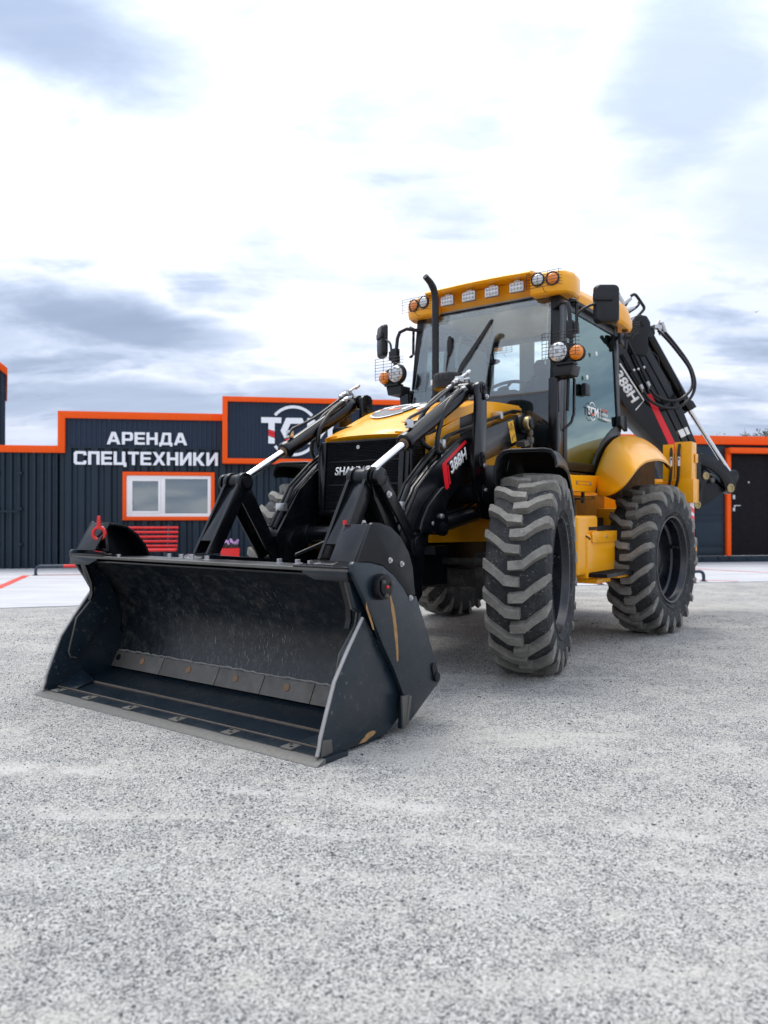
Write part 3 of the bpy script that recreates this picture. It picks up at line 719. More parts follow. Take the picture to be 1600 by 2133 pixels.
# ---- bucket
mo = [(.245, .855), (.30, .832), (.38, .785), (.47, .70), (.545, .60), (.595, .50), (.612, .40), (.605, .30), (.58, .20), (.545, .105)]
def sm(pts, n=3): return [(p.x, p.y) for p in catmull([(a, b_, 0) for a, b_ in pts], n)]
mo_s = sm(mo)
back = [(.62, .09), (.76, .075), (.985, .215), (.99, .24), (.885, .48), (.76, .79), (.70, .842)]
w = MB(); w.pu(mo_s + back, -1.135, 1.135)
bk = w.build('bucket', [M['mould']], ROOT, smooth=35)
w = MB(); w.pu([(.55, .10), (.30, .052), (.13, .036), (.05, .024), (.05, .004), (.55, .004), (.66, .07), (.62, .09)], -1.125, 1.125); w.build('bucket_floor', M['bucket'], bk, bevel=.003)
w = MB()
w.tube([(-1.06, .30, .053), (1.12, .30, .053)], .009, 6); w.tube([(-1.12, .135, .038), (1.12, .135, .038)], .005, 6)
w.tube([(-1.12, .55, .105), (1.12, .55, .105)], .008, 6); w.build('weld_seam', M['weld'], bk)
w = MB()
rr0 = random.Random(4)
xs_ = [-1.12 + i * .028 for i in range(81)]
w.tube([(x, .583 + rr0.uniform(-.003, .003), .207 + rr0.uniform(-.004, .005)) for x in xs_], .006, 5); w.build('weld_seam', M['edge'], bk)
seg = [-1.125, -.62, -.10, .28, .66, 1.125]
for a, b_ in zip(seg[:-1], seg[1:]):
    w = MB(); w.pu([(.575, .20), (.566, .205), (.515, .108), (.54, .100), (.59, .18)], a + .003, b_ - .003); w.build('wear_strip', M['steel'], bk, bevel=.002)
for u in (-1.08, -.82, -.36, .06, .47, .9):
    w = MB(); w.cyl((u, .557, .158), (u, .540, .166), .021, n=14); w.build('strip_bolt', M['rust'] if u > -1 else K_, bk)
w = MB(); w.pu([(.0, .002), (.012, .0), (.062, .0), (.062, .0255), (.048, .0255)], -1.168, 1.168)
w.build('cutting_edge', M['lip'], bk, bevel=.002)
w = MB(); w.pu([(.0625, .0), (.22, .0), (.22, .021), (.0625, .0245)], -1.168, 1.168); w.build('edge_base', M['bucket'], bk, bevel=.002)
for u in (-1.03, -.70, -.30, .11, .52, .93):
    w = MB(); w.box((u - .035, .052, .026), (u + .035, .125, .037)); w.build('tooth_pad', M['lip'], bk, bevel=.003)
    w = MB(); w.cyl((u - .014, .105, .0365), (u - .014, .105, .0385), .010, n=10); w.cyl((u + .014, .076, .0365), (u + .014, .076, .0385), .010, n=10); w.build('pad_hole', M['darkplastic'], bk)
clam = [(.376, .62), (.33, .565), (.252, .468), (.164, .348), (.108, .215), (.067, .112), (.060, .073), (.044, .034), (.08, .022), (.55, .020), (.668, .085), (.672, .20), (.585, .347), (.48, .49)]
rear = [(.241, .885), (.255, .898), (.295, .891), (.379, .887), (.481, .866), (.572, .815), (.658, .746), (.707, .690), (.725, .672), (.775, .695), (.891, .481), (1.004, .236), (.996, .206), (.736, .061), (.640, .030), (.66, .20), (.575, .347), (.481, .482), (.337, .716), (.241, .850)]
hump = sm([(.288, .893), (.393, 1.073), (.405, 1.08), (.466, 1.078), (.556, 1.058), (.642, 1.007), (.715, .926), (.752, .849), (.768, .74), (.777, .702)], 1) + [(.723, .688), (.660, .752), (.572, .821), (.481, .872), (.379, .893), (.300, .897)]
both(lambda b: b.pu(clam, 1.122, 1.146), 'side_plate', M['bucket'], bk, bevel=.003)
def edgebar(b): b.tube([(1.134, v - .003, z) for v, z in clam[:8]], .0105, 6)
both(edgebar, 'worn_edge', M['edge'], bk)
both(lambda b: b.pu(rear, 1.150, 1.176), 'rear_side_plate', M['bucket'], bk, bevel=.004)
both(lambda b: (b.pu(hump, 1.152, 1.170), b.pu([(.310, .895), (.402, 1.068), (.466, 1.066), (.556, 1.046), (.632, .997), (.703, .920), (.740, .845), (.752, .76), (.74, .76), (.726, .84), (.69, .91), (.62, .985), (.55, 1.032), (.466, 1.05), (.41, 1.05), (.325, .895)], 1.0, 1.152)), 'cylinder_cover', M['satin'], bk, bevel=.003)
both(lambda b: b.extr([(.985, .300, .893), (1.152, .285, .893), (1.152, .394, 1.074), (.985, .408, 1.070)], (0, .012, -.004)), 'cover_face', K_, bk, bevel=.003)
both(lambda b: (b.extr([(.86, .236, .838), (.95, .228, .805), (1.15, .228, .805), (1.15, .232, .850), (.87, .240, .850)], (0, .02, 0)), b.box((.80, .235, .8625), (1.15, .33, .872))), 'corner_pad', K_, bk, bevel=.004)
w = MB(); w.box((-1.15, .238, .846), (1.15, .262, .862)); w.build('top_edge', M['steel'], bk, bevel=.003)
w = MB(); w.box((-1.10, .262, .822), (1.10, .72, .832)); w.build('top_deck', K_, bk, bevel=.003)
tongue = [(.285, .80), (.335, .665), (.375, .645), (.362, .58), (.245, .458), (.19, .25), (.205, .215), (.245, .203), (.305, .262), (.43, .41), (.55, .55), (.47, .70), (.36, .80)]
both(lambda b: b.pu(tongue, 1.095, 1.121), 'inner_gusset', M['bucket'], bk, bevel=.004)
both(lambda b: b.tube([(1.094, v, z) for v, z in tongue[:8]], .005, 5), 'gusset_edge', M['steel'], bk)
both(lambda b: b.pu([(.262, .86), (.30, .80), (.345, .69), (.35, .60), (.33, .565), (.322, .57), (.335, .61), (.33, .68), (.285, .79), (.25, .85)], 1.06, 1.09), 'rib', K_, bk)
both(lambda b: b.extr([(.93, .14, .035), (1.12, .14, .035), (1.12, .30, .11), (.98, .30, .055)], (0, 0, .012)), 'corner_fillet', M['bucket'], bk, bevel=.002)
# pivots and bolts on the side plates
both(lambda b: (b.cyl((1.17, .451, .768), (1.215, .451, .768), .066, .062, 20), b.cyl((1.215, .451, .768), (1.225, .451, .768), .045, n=20)), 'pivot_boss', M['satin'], bk, bevel=.004)
bolts([((1.224, .451 + .042 * math.cos(R(a)), .768 + .042 * math.sin(R(a))), (1, 0, 0), .007, .012) for a in (20, 140, 260)], M['steel'], bk)
bolts([((1.170, v, z), (1, 0, 0), .010, .014) for v, z in ((.545, .892), (.646, .869), (.727, .689))], M['zinc'], bk)
both(lambda b: b.ball((1.226, .451, .768), .009), 'grease_cap', M['lenscap'], bk)
both(lambda b: (b.loft([b.ring((1.177, .940, .30), (1, 0, 0), .021, 14), b.ring((1.183, .940, .30), (1, 0, 0), .021, 14)]), b.cyl((1.177, .966, .240), (1.189, .966, .240), .026, n=16),
                b.extr([(1.1772, .920, .295), (1.1772, .960, .306), (1.1772, .991, .244), (1.1772, .941, .232)], (.0055, 0, 0))), 'hinge_retainer', M['satin'], bk, bevel=.002)
both(lambda b: (b.extr([(1.176, .63, .20), (1.176, .70, .195), (1.176, .672, .045), (1.176, .640, .03)], (.012, 0, 0)), b.tube([(1.186, .70, .19), (1.183, .675, .05)], .012, 6)), 'stop_plate', M['steel'], bk, bevel=.002)
both(lambda b: b.extr([(1.147, .065, .105), (1.147, .125, .095), (1.147, .13, .035), (1.147, .05, .03)], (.004, 0, 0)), 'corner_wear_plate', M['steel'], bk, bevel=.001)
def paintwear(b):
    rj = random.Random(2)
    pts = sm([(.535, .73), (.56, .66), (.585, .55), (.60, .45), (.605, .38)], 4); n = len(pts); wv = [.003 + .011 * math.sin(math.pi * (i / n) ** .8) * rj.uniform(.7, 1.2) for i in range(n)]
    b.pu([(v - k, z) for (v, z), k in zip(pts, wv)] + [(v + k, z) for (v, z), k in reversed(list(zip(pts, wv)))], 1.1762, 1.1772)
    b.pu([(.345, .70), (.40, .59), (.41, .56), (.398, .565), (.345, .67)], 1.1762, 1.1772)
w = MB(); paintwear(w); w.build('rust_streak', M['ochre'], bk, smooth=0)
w = MB(); w.pu(sm([(.33, .024), (.345, .036), (.37, .045), (.385, .058), (.42, .064), (.45, .061), (.46, .050), (.44, .040), (.41, .034), (.38, .024)], 2), 1.1462, 1.1474); w.build('rust_patch', M['ochre'], bk, smooth=0)
# red keyed pin on the far side of the bucket
w = MB(); w.lathe([(.048, 0), (.048, .02), (.030, .02), (.030, 0), (.048, 0)], (-1.02, .36, 1.0), (.6, -.8, 0), 20, False, False); w.extr([(-1.035, .352, 1.04), (-1.005, .362, 1.04), (-1.012, .362, 1.115), (-1.028, .352, 1.115)], (.01, -.012, 0)); w.build('red_pin_flag', M['red'], bk, bevel=.003)
w = MB(); w.pv([(-1.075, .885), (-1.06, 1.02), (-1.03, 1.05), (-.99, 1.03), (-.955, .885)], .37, .40); w.build('pin_bracket', K_, bk, bevel=.004)
w = MB(); w.cyl((1.0, .40, 1.07), (1.0, .40, 1.092), .009, n=8); w.build('red_cap', M['red'], bk)
bolts([((u, v + .05, .835), (0, 0, 1), .016, .036) for u, v in ((-.90, .30), (-.80, .30), (-.62, .55), (-.50, .55), (-.40, .55), (-.22, .52), (.36, .55), (.50, .55), (.62, .52), (.72, .33), (.84, .33))], M['zinc'], bk, sides=False)
w = MB()
for a, b_ in ((-.68, -.30), (.30, .70)): w.box((a, .50, .8325), (b_, .66, .843))
w.build('deck_plate', M['satin'], bk, bevel=.003)

# ---- bracket frames between bucket and tilt cylinders
def bracket(b):
    for u in (.475, .60):
        b.pu([(1.105, 1.40), (1.075, 1.36), (.79, .865), (.90, .865), (1.14, 1.27), (1.17, 1.33), (1.15, 1.385)], u, u + .022)
        b.pu([(1.09, 1.35), (1.17, 1.36), (1.50, .83), (1.42, .79), (1.12, 1.22)], u + .0225, u + .042)
        b.cyl((u - .004, 1.127, 1.345), (u + .03, 1.127, 1.345), .068, n=22)
    b.pu([(.84, .95), (1.10, 1.34), (1.115, 1.33), (.865, .94)], .498, .60)
    b.pu([(1.16, 1.28), (1.44, .86), (1.425, .85), (1.145, 1.26)], .518, .60)
    b.pu([(.68, .830), (1.5, .74), (1.5, .80), (.78, .862)], .46, .66)
both(bracket, 'tilt_bracket', K_, ROOT, bevel=.004)
both(lambda b: (b.cyl((.455, 1.127, 1.345), (.66, 1.127, 1.345), .038, n=18), b.lathe([(.050, 0), (.050, .01), (.038, .01)], (.634, 1.127, 1.345), (1, 0, 0), 20)), 'bracket_pin', M['satin'], ROOT)
both(lambda b: b.lathe([(.036, 0), (.036, .006), (.026, .006), (.026, 0)], (.645, 1.127, 1.345), (1, 0, 0), 20), 'pin_ring', M['brass'], ROOT)
both(lambda b: (b.extr([(.668, 1.10, 1.40), (.668, 1.165, 1.39), (.668, 1.50, .98), (.668, 1.44, .95), (.668, 1.09, 1.33)], (.02, 0, 0)), b.cyl((.666, 1.128, 1.35), (.694, 1.128, 1.35), .056, n=20)), 'tilt_link', K_, ROOT, bevel=.006)
bolts([((.694, 1.19, 1.245), (1, 0, 0), .014, .02)], M['zinc'], ROOT)

# ---- loader arms (set 7 cm inside the bucket brackets' outer faces)
SHIFT = lambda p: Vector((p.x - .07 * max(-1, min(1, p.x / .4)), p.y + .113, 1.11 + (p.z - 1.11) * 1.025))
arm = [(1.40, .74), (1.30, .97), (1.545, 1.299), (1.735, 1.449), (1.912, 1.555), (2.057, 1.641), (2.288, 1.702), (2.462, 1.755), (2.92, 1.883), (3.10, 1.935), (3.19, 1.925), (3.225, 1.86), (3.205, 1.78), (3.043, 1.695), (2.709, 1.586), (2.462, 1.517), (2.265, 1.427), (2.089, 1.321), (1.912, 1.195), (1.76, 1.05), (1.66, .95), (1.62, .80), (1.50, .66), (1.42, .66)]
both(lambda b: b.pu(arm, .535, .66), 'loader_arm', K_, ROOT, bevel=.010)
both(lambda b: b.pu([(1.318, .968), (1.556, 1.288), (1.742, 1.434), (1.918, 1.54), (2.061, 1.624), (2.29, 1.684), (2.29, 1.70), (2.056, 1.6425), (1.911, 1.5565), (1.734, 1.4505), (1.544, 1.3005), (1.30, .974)], .6605, .667), 'arm_rim', M['satin'], ROOT, bevel=.002)
lug = [(1.872, 1.28), (1.83, 1.305), (1.80, 1.295), (1.729, 1.248), (1.628, 1.175), (1.558, 1.082), (1.534, 1.028), (1.55, 1.003), (1.588, 1.003), (1.688, 1.010), (1.771, .997), (1.823, .980), (1.865, .993), (1.883, 1.03), (1.880, 1.08), (1.856, 1.138)]
both(lambda b: (b.pu(lug, .661, .700), b.tube([(.69, v, z) for v, z in lug[1:8]], .010, 6)), 'cylinder_lug', K_, ROOT, bevel=.003)
def lugpin(b):
    b.cyl((.700, 1.823, 1.036), (.712, 1.823, 1.036), .036, n=20); b.lathe([(.024, 0), (.024, .008), (.012, .008), (.012, 0)], (.712, 1.823, 1.036), (1, 0, 0), 16)
both(lugpin, 'lug_pin', M['satin'], ROOT)
bolts([((.700, 1.781, 1.112), (1, 0, 0), .013, .02), ((.700, 1.676, 1.065), (1, 0, 0), .010, .006)], M['zinc'], ROOT)
both(lambda b: (b.cyl((.50, 1.50, .93), (.70, 1.50, .93), .085, .08, 24), b.cyl((.70, 1.50, .93), (.71, 1.50, .93), .055, n=20), b.pu([(1.36, .80), (1.44, .55), (1.50, .50), (1.62, .60), (1.64, .86)], .54, .655)), 'arm_boss', K_, ROOT, bevel=.008)
w = MB(); w.cyl((-.535, 1.62, .985), (.535, 1.62, .985), .06, n=24); w.build('cross_tube', K_, ROOT)
both(lambda b: b.cyl((.47, 1.62, .985), (.532, 1.62, .985), .075, n=24), 'tube_collar', K_, ROOT, bevel=.008)
w = MB(); w.box((.13, 1.535, 1.045), (.25, 1.575, 1.085)); w.build('hose_block', M['zinc'], ROOT, bevel=.006)
w = MB(); w.box((.125, 1.576, 1.03), (.255, 1.62, 1.08)); w.build('block_bracket', M['satin'], ROOT, bevel=.004)
w = MB()
w.tube([(.06, 1.72, 1.50), (.055, 1.62, 1.30), (.05, 1.6, 1.16), (.08, 1.6, 1.13), (.25, 1.59, 1.14), (.27, 1.58, 1.12), (.22, 1.56, 1.06)], .008, 8)
w.tube([(.20, 1.53, 1.06), (.12, 1.2, .95), (.06, .95, .87)], .010, 8); 
w.tube([(.10, 1.65, .98), (.16, 1.62, 1.16), (.30, 1.68, 1.32)], .008, 8, 4)
w.build('hydraulic_pipe', M['satin'], ROOT)
def armpipes(b):
    for u, dz in ((.575, .03), (.615, .036)):
        b.tube([(u, 1.33, 1.0 + dz), (u, 1.52, 1.29 + dz), (u, 1.73, 1.455 + dz), (u, 2.04, 1.645 + dz), (u, 2.30, 1.72 + dz), (u, 3.02, 1.92 + dz), (u, 3.16, 1.93 + dz)], .012, 8)
both(armpipes, 'arm_pipe', M['satin'], ROOT)
def clamps(b):
    for v, z in ((1.42, 1.15), (1.93, 1.585), (2.80, 1.87)): b.box((.555, v - .02, z + .0), (.635, v + .02, z + .055))
both(clamps, 'pipe_clamp', M['zinc'], ROOT, bevel=.003)
# red stripe, number and warning label on the arm plates
def stripe(b):
    b.pu([(2.176, 1.656), (2.19, 1.635), (1.918, 1.478), (1.912, 1.475), (1.948, 1.311), (1.902, 1.285), (1.857, 1.448), (1.862, 1.470)], .6602, .662)
    b.pu([(1.922, 1.462), (1.938, 1.464), (1.970, 1.338), (1.953, 1.327)], .6602, .662)
both(stripe, 'red_stripe', M['redpaint2'], ROOT, smooth=0)
sl = math.atan2(.125, .222)
for s_ in (1, -1):
    xa = (0, s_ * math.cos(sl), s_ * math.sin(sl)); ya = (0, -math.sin(sl), math.cos(sl))
    og = (.6603, 1.985, 1.400) if s_ == 1 else (-.6603, 2.215, 1.529)
    text_obj('388H', 'number_lettering', M['white'], ROOT, og, xa, ya, .265, .088, .002, .035, .18)
both(lambda b: b.pu([(2.846, 1.845), (2.936, 1.871), (3.000, 1.712), (2.913, 1.686)], .6603, .6615), 'warning_label', M['warn'], ROOT, smooth=0)
def pict(b):
    tri = [(2.868, 1.788), (2.946, 1.810), (2.893, 1.845)]
    for (a, c) in ((0, 1), (1, 2), (2, 0)): b.tube([(.6617, *tri[a]), (.6617, *tri[c])], .0028, 4)
    b.box((.6616, 2.897, 1.80), (.6622, 2.907, 1.826)); b.tube([(.6617, 2.88, 1.778), (.6617, 2.962, 1.80)], .0015, 4)
    b.tube([(.6617, 2.925, 1.705), (.6617, 2.92, 1.74)], .004, 4); b.tube([(.6617, 2.945, 1.735), (.6617, 2.955, 1.76)], .004, 4)
both(pict, 'pictogram', M['darkplastic'], ROOT, smooth=0)
both(lambda b: (b.cyl((.655, 3.10, 1.858), (.685, 3.10, 1.858), .085, .08, 24), b.cyl((.50, 3.10, 1.858), (.76, 3.10, 1.858), .048, n=20)), 'pivot_hub', M['satin'], ROOT, bevel=.005)
both(lambda b: b.lathe([(.052, 0), (.058, .01), (.058, .045), (.046, .055), (.030, .055), (.030, .048), (.012, .048)], (.690, 3.10, 1.858), (1, 0, 0), 24, True, True), 'pivot_pin', M['brass'], ROOT)
both(lambda b: (b.tube([(.74, 3.10, 1.80), (.745, 3.10, 1.60)], .010, 8), b.cyl((.742, 3.10, 1.80), (.742, 3.10, 1.76), .018, n=8), b.box((.72, 3.075, 1.70), (.76, 3.115, 1.745)), b.pu([(3.0, 1.66), (3.14, 1.70), (3.13, 1.735), (2.98, 1.70)], .66, .74)), 'grease_line', M['steel'], ROOT)
# upright tilt levers
lever = [(2.227, 2.05), (2.25, 2.072), (2.296, 2.082), (2.345, 2.074), (2.366, 2.045), (2.366, 1.78), (2.347, 1.508), (2.360, 1.282), (2.342, 1.226), (2.294, 1.197), (2.258, 1.219), (2.204, 1.323), (2.171, 1.493), (2.193, 1.687), (2.221, 1.884)]
both(lambda b: b.pu(lever, .700, .735), 'tilt_lever', K_, ROOT, bevel=.007)
both(lambda b: b.pu(lever, .470, .500), 'tilt_lever', K_, ROOT, bevel=.007)
def ret(b, v0, z0, v1, z1):
    b.loft([b.ring((x, v0, z0), (1, 0, 0), .030, 16) for x in (.736, .748)]); b.loft([b.ring((x, v1, z1), (1, 0, 0), .024, 16) for x in (.7362, .7478)])
    b.extr([(.7364, v0 - .03, z0), (.7364, v0 + .03, z0), (.7364, v1 + .024, z1), (.7364, v1 - .024, z1)], (.0112, 0, 0)); b.cyl((.748, v0, z0), (.754, v0, z0), .016, n=14)
for q4 in ((2.318, 2.036, 2.328, 1.975), (2.295, 1.545, 2.300, 1.475), (2.312, 1.309, 2.306, 1.250)): both(lambda b: ret(b, *q4), 'pin_retainer', M['satin'], ROOT, bevel=.002)
bolts([((.748, v, z), (1, 0, 0), .012, .018) for v, z in ((2.328, 1.975), (2.300, 1.475), (2.312, 1.30))], M['zinc'], ROOT)
for a_, c_, r_ in (((.36, 2.25, 1.28), (.70, 2.25, 1.28), .062), ((.46, 2.28, 1.51), (.74, 2.28, 1.51), .045), ((.47, 2.30, 2.03), (.74, 2.30, 2.03), .04)): both(lambda b: b.cyl(a_, c_, r_, n=20), 'lever_pin', M['satin'], ROOT)
# tilt cylinders
A = Vector((.62, 1.014, 1.339)); B = Vector((.600, 2.30, 2.03)); D = (B - A).normalized()
def at_(t): return A + (B - A) * t
both(lambda b: (b.cyl(at_(.0), at_(.40), .026, n=20),), 'tilt_rod', M['chrome'], ROOT)
both(lambda b: (b.lathe([(.046, 0), (.058, .006), (.062, .02), (.062, .05), (.054, .056), (.054, .85), (.060, .87), (.045, .93)], at_(.345), D, 26), b.cyl(at_(1) - Vector((.05, 0, 0)), at_(1) + Vector((.05, 0, 0)), .055, n=20)), 'tilt_cylinder', K_, ROOT, smooth=35)
both(lambda b: b.lathe([(.036, -.002), (.036, .004), (.027, .004), (.027, -.002)], at_(.345), D, 22), 'rod_seal', M['rust'], ROOT)
both(lambda b: b.cyl(A - Vector((.045, 0, 0)), A + Vector((.04, 0, 0)), .055, n=20), 'rod_eye', M['satin'], ROOT, bevel=.004)
up = Vector((0, -D.z, D.y))
both(lambda b: b.box(at_(.42) + up * .06 - Vector((.018, .025, 0)), at_(.42) + up * .06 + Vector((.018, .025, .055))), 'hose_fitting', M['zinc'], ROOT, bevel=.004)
for p in ((.60, 2.14, 2.075), (.64, 2.17, 2.02), (.56, 2.12, 2.03)):
    p = Vector(p); both(lambda b: (b.cyl(p - D * .05, p + D * .03, .015, n=8), b.cyl(p - D * .02, p + D * .0, .020, n=6)), 'hose_fitting', M['zinc'], ROOT)
both(lambda b: (b.box((.575, 2.17, 2.075), (.625, 2.22, 2.115)), b.tube([(.6, 2.20, 2.10), (.6, 2.27, 2.14), (.6, 2.33, 2.165)], .011, 8), b.cyl((.6, 2.30, 2.15), (.6, 2.345, 2.175), .016, n=8), b.tube([(.615, 2.2, 2.09), (.63, 2.28, 2.11), (.62, 2.30, 2.09)], .009, 8)), 'valve_block', M['zinc'], ROOT, bevel=.002)
both(lambda b: b.tube([(.6, 2.20, 2.095), (.6, 2.07, 2.02), (.6, 1.85, 1.89), (.6, 1.70, 1.815), (.6, 1.60, 1.775), (.6, 1.535, 1.745), (.6, 1.50, 1.70)], .011, 8, 3), 'cylinder_pipe', M['hose'], ROOT)
def spiral(b, path, r=.019):
    pts = catmull(path, 14); b.tube(pts, r, 10, 0, lambda i: r * (1.0 if i % 2 else .84))
both(lambda b: spiral(b, [(.64, 2.16, 2.01), (.645, 2.05, 1.955), (.65, 1.945, 1.88), (.65, 1.88, 1.80), (.65, 1.844, 1.72), (.65, 1.815, 1.645), (.645, 1.818, 1.585), (.63, 1.85, 1.548), (.61, 1.93, 1.56)]), 'guarded_hose', M['hose'], ROOT, smooth=60)
both(lambda b: spiral(b, [(.56, 2.10, 2.01), (.55, 2.01, 1.965), (.54, 1.90, 1.895), (.53, 1.83, 1.83), (.53, 1.77, 1.75), (.54, 1.76, 1.66), (.55, 1.80, 1.60), (.57, 1.90, 1.56)]), 'guarded_hose', M['hose'], ROOT, smooth=60)
# lift cylinders
both(lambda b: (b.cyl((.615, 1.86, 1.045), (.60, 2.95, 1.22), .055, n=22), b.cyl((.615, 1.78, 1.03), (.615, 1.90, 1.05), .042, n=20), b.cyl((.56, 1.823, 1.036), (.66, 1.823, 1.036), .05, n=20), b.box((.58, 1.86, 1.095), (.64, 1.96, 1.14)), b.tube([(.61, 1.95, 1.125), (.61, 2.1, 1.15), (.605, 2.3, 1.18), (.60, 2.6, 1.28)], .011, 8, 3)), 'lift_cylinder', M['satin'], ROOT, smooth=35)

SHIFT = None
# ---- chassis, axles
w = MB(); w.box((-.36, 1.95, .60), (.36, 6.1, 1.10)); w.box((-.30, 1.9, 1.0), (.30, 2.3, 1.18)); w.build('chassis', M['satin'], ROOT, bevel=.01)
both(lambda b: b.pu([(2.12, 1.12), (2.12, .92), (3.45, .90), (3.45, 1.46), (3.2, 1.50), (2.15, 1.47)], .375, .405), 'side_frame', Y_, ROOT, bevel=.006)
both(lambda b: (b.box((.406, 2.0, 1.222), (.409, 3.0, 1.23)), b.box((.406, 2.02, .84), (.50, 2.2, .90))), 'frame_seam', M['satin'], ROOT)
both(lambda b: b.pu([(3.40, .60), (3.40, 1.31), (4.85, 1.31), (5.9, 1.36), (5.9, .70)], .27, .30), 'rear_frame', M['mud2'], ROOT, bevel=.006)  # yellow frame with its shade put into the colour
both(lambda b: (b.box((.301, 3.95, .66), (.50, 4.0, 1.305)), b.box((.301, 4.28, .66), (.62, 4.31, 1.305)), b.box((.301, 3.42, 1.27), (.74, 4.45, 1.30))), 'frame_rib', M['mud2'], ROOT, bevel=.004)
w = MB()
w.loft([[(u, 2.52 + a * d, .65 + c * h) for a, c in ((-1, -1), (1, -1), (1, 1), (-1, 1))] for u, d, h in ((-.80, .10, .085), (-.55, .10, .065), (-.12, .12, .09), (.12, .12, .09), (.55, .10, .065), (.80, .10, .085))])
w.build('front_axle', M['dirty'], ROOT, bevel=.012)
w = MB(); w.ball((0, 2.45, .64), .16, (1, .9, .95), 18, 10); w.build('front_differential', M['dirty'], ROOT, smooth=60)
both(lambda b: (b.cyl((.02, 2.36, .775), (.20, 2.36, .775), .011, n=10),), 'steering_rod', M['chrome'], ROOT)
both(lambda b: b.cyl((.05, 2.36, .775), (.13, 2.36, .775), .030, n=14), 'rod_gland', M['rust'], ROOT)
both(lambda b: (b.lathe([(.03, 0), (.034, .02), (.03, .03), (.034, .045), (.03, .06), (.034, .075), (.022, .085), (.022, .12)], (.14, 2.36, .775), (1, 0, 0), 14), b.cyl((.25, 2.36, .775), (.78, 2.40, .775), .028, n=14)), 'steering_boot', M['dirty'], ROOT)
both(lambda b: (b.box((.60, 2.40, .50), (.80, 2.64, .84)), b.cyl((.72, 2.52, .40), (.72, 2.52, .92), .07, n=18)), 'steering_knuckle', M['dirty'], ROOT, bevel=.01)
w = MB(); w.box((-.82, 4.84, .58), (.82, 5.04, .78)); w.ball((0, 4.94, .68), .2, (1, 1, 1), 16, 10); w.build('rear_axle', M['satin'], ROOT, bevel=.01)

# ---- wheels
def tyre_mesh(d):
    mb = MB(); n = 76
    pro = [(.405, -.168), (.43, -.182), (.50, -.208), (.56, -.214), (.61, -.207), (.640, -.192), (.655, -.165), (.664, -.10), (.668, 0), (.664, .10), (.655, .165), (.640, .192), (.61, .207), (.56, .214), (.50, .208), (.47, .203), (.466, .209), (.452, .207), (.447, .197), (.43, .184), (.405, .170)]
    mb.lathe(pro, (0, 0, 0), (1, 0, 0), n, False, False)
    body = [m for m in mb.mi]
    mb.cur = 1
    NL = 21
    def P(t, r, th): return (t, r * math.cos(th), r * math.sin(th))
    for side in (-1, 1):
        for k in range(NL):
            rnd = random.Random(k * 2 + side)
            th0 = 2 * math.pi * (k + (.5 if side > 0 else 0)) / NL
            secs = []
            # (axial, angular shift along the bar, top radius, base radius, half width top, half width base)
            for t, sh, rt, rb, wt, wb in ((-.035, .0, .716, .655, .027, .038), (.0, .002, .718, .655, .028, .039), (.06, .008, .718, .655, .029, .040), (.12, .062, .713, .650, .028, .040),
                                          (.185, .108, .700, .636, .029, .042), (.203, .116, .688, .618, .028, .042), (.214, .134, .640, .585, .028, .040), (.222, .140, .592, .560, .020, .032), (.216, .146, .545, .54, .010, .022)):
                if t > .20:
                    # on the sidewall the bar stands outwards instead of upwards
                    tt = t; ti = .196 if rt > .6 else .205
                    a = th0 + d * sh / .70
                    secs.append([P(side * ti, rb, a - wb / .7), P(side * tt, rt, a - wt / .7), P(side * tt, rt, a + wt / .7), P(side * ti, rb, a + wb / .7)])
                else:
                    a = th0 + d * (sh + rnd.uniform(-.001, .001)) / .70
                    secs.append([P(side * t, rb, a - wb / .7), P(side * t, rt, a - wt / .7), P(side * t, rt, a + wt / .7), P(side * t, rb, a + wb / .7)])
            mb.loft(secs)
    return mb
def rim_mb():
    mb = MB()
    mb.lathe([(.404, .166), (.416, .182), (.410, .192), (.398, .190), (.390, .176), (.388, .150), (.376, .135), (.372, .06), (.350, .045), (.345, -.02), (.33, -.05), (.29, -.055), (.25, -.035), (.20, -.03), (.15, -.03)], (0, 0, 0), (1, 0, 0), 56, False, True)
    mb.lathe([(.404, -.166), (.416, -.182), (.39, -.19), (.37, -.06), (.33, -.052)], (0, 0, 0), (1, 0, 0), 56, False, False)
    return mb
tyres = {}
for name, u, v, rz, side in (('wheel', 1.025, 2.52, 14.3, 1), ('wheel', -1.15, 2.52, 194.3, -1), ('wheel', 1.13, 4.94, -3.7, 1), ('wheel', -1.13, 4.94, 176.3, -1)):
    we = empty(name, (u, v, .704), R(rz), ROOT)
    spin = R(4 + 9 * v)
    rot = Matrix.Rotation(spin, 4, 'X')
    if side not in tyres:
        tyres[side] = tyre_mesh(-side).build('tyre', [M['rubber'], M['lug']], we, bevel=0, smooth=32); t = tyres[side]
    else:
        t = tyres[side].copy(); COL.objects.link(t); t.parent = we
    t.rotation_euler = (spin, 0, 0)
    if 'rim' not in tyres:
        tyres['rim'] = rim_mb().build('rim', M['rim'], we, smooth=35)
        h = MB(); h.lathe([(.15, -.03), (.15, .03), (.12, .05), (.06, .055), (.0, .055)], (0, 0, 0), (1, 0, 0), 28, True, True)
        for i in range(10):
            a = 2 * math.pi * i / 10; bolt(h, (-.03, .22 * math.cos(a), .22 * math.sin(a)), (1, 0, 0), .013, .03)
        tyres['hub'] = h.build('hub', M['satin'], we, smooth=35)
        h = MB(); h.tube([(.06, .33, .10), (.10, .345, .105), (.12, .33, .10)], .011, 8); h.box((.05, .318, .085), (.075, .352, .12)); tyres['valve'] = h.build('valve', M['darkplastic'], we)
    else:
        for k in ('rim', 'hub', 'valve'):
            c = tyres[k].copy(); COL.objects.link(c); c.parent = we

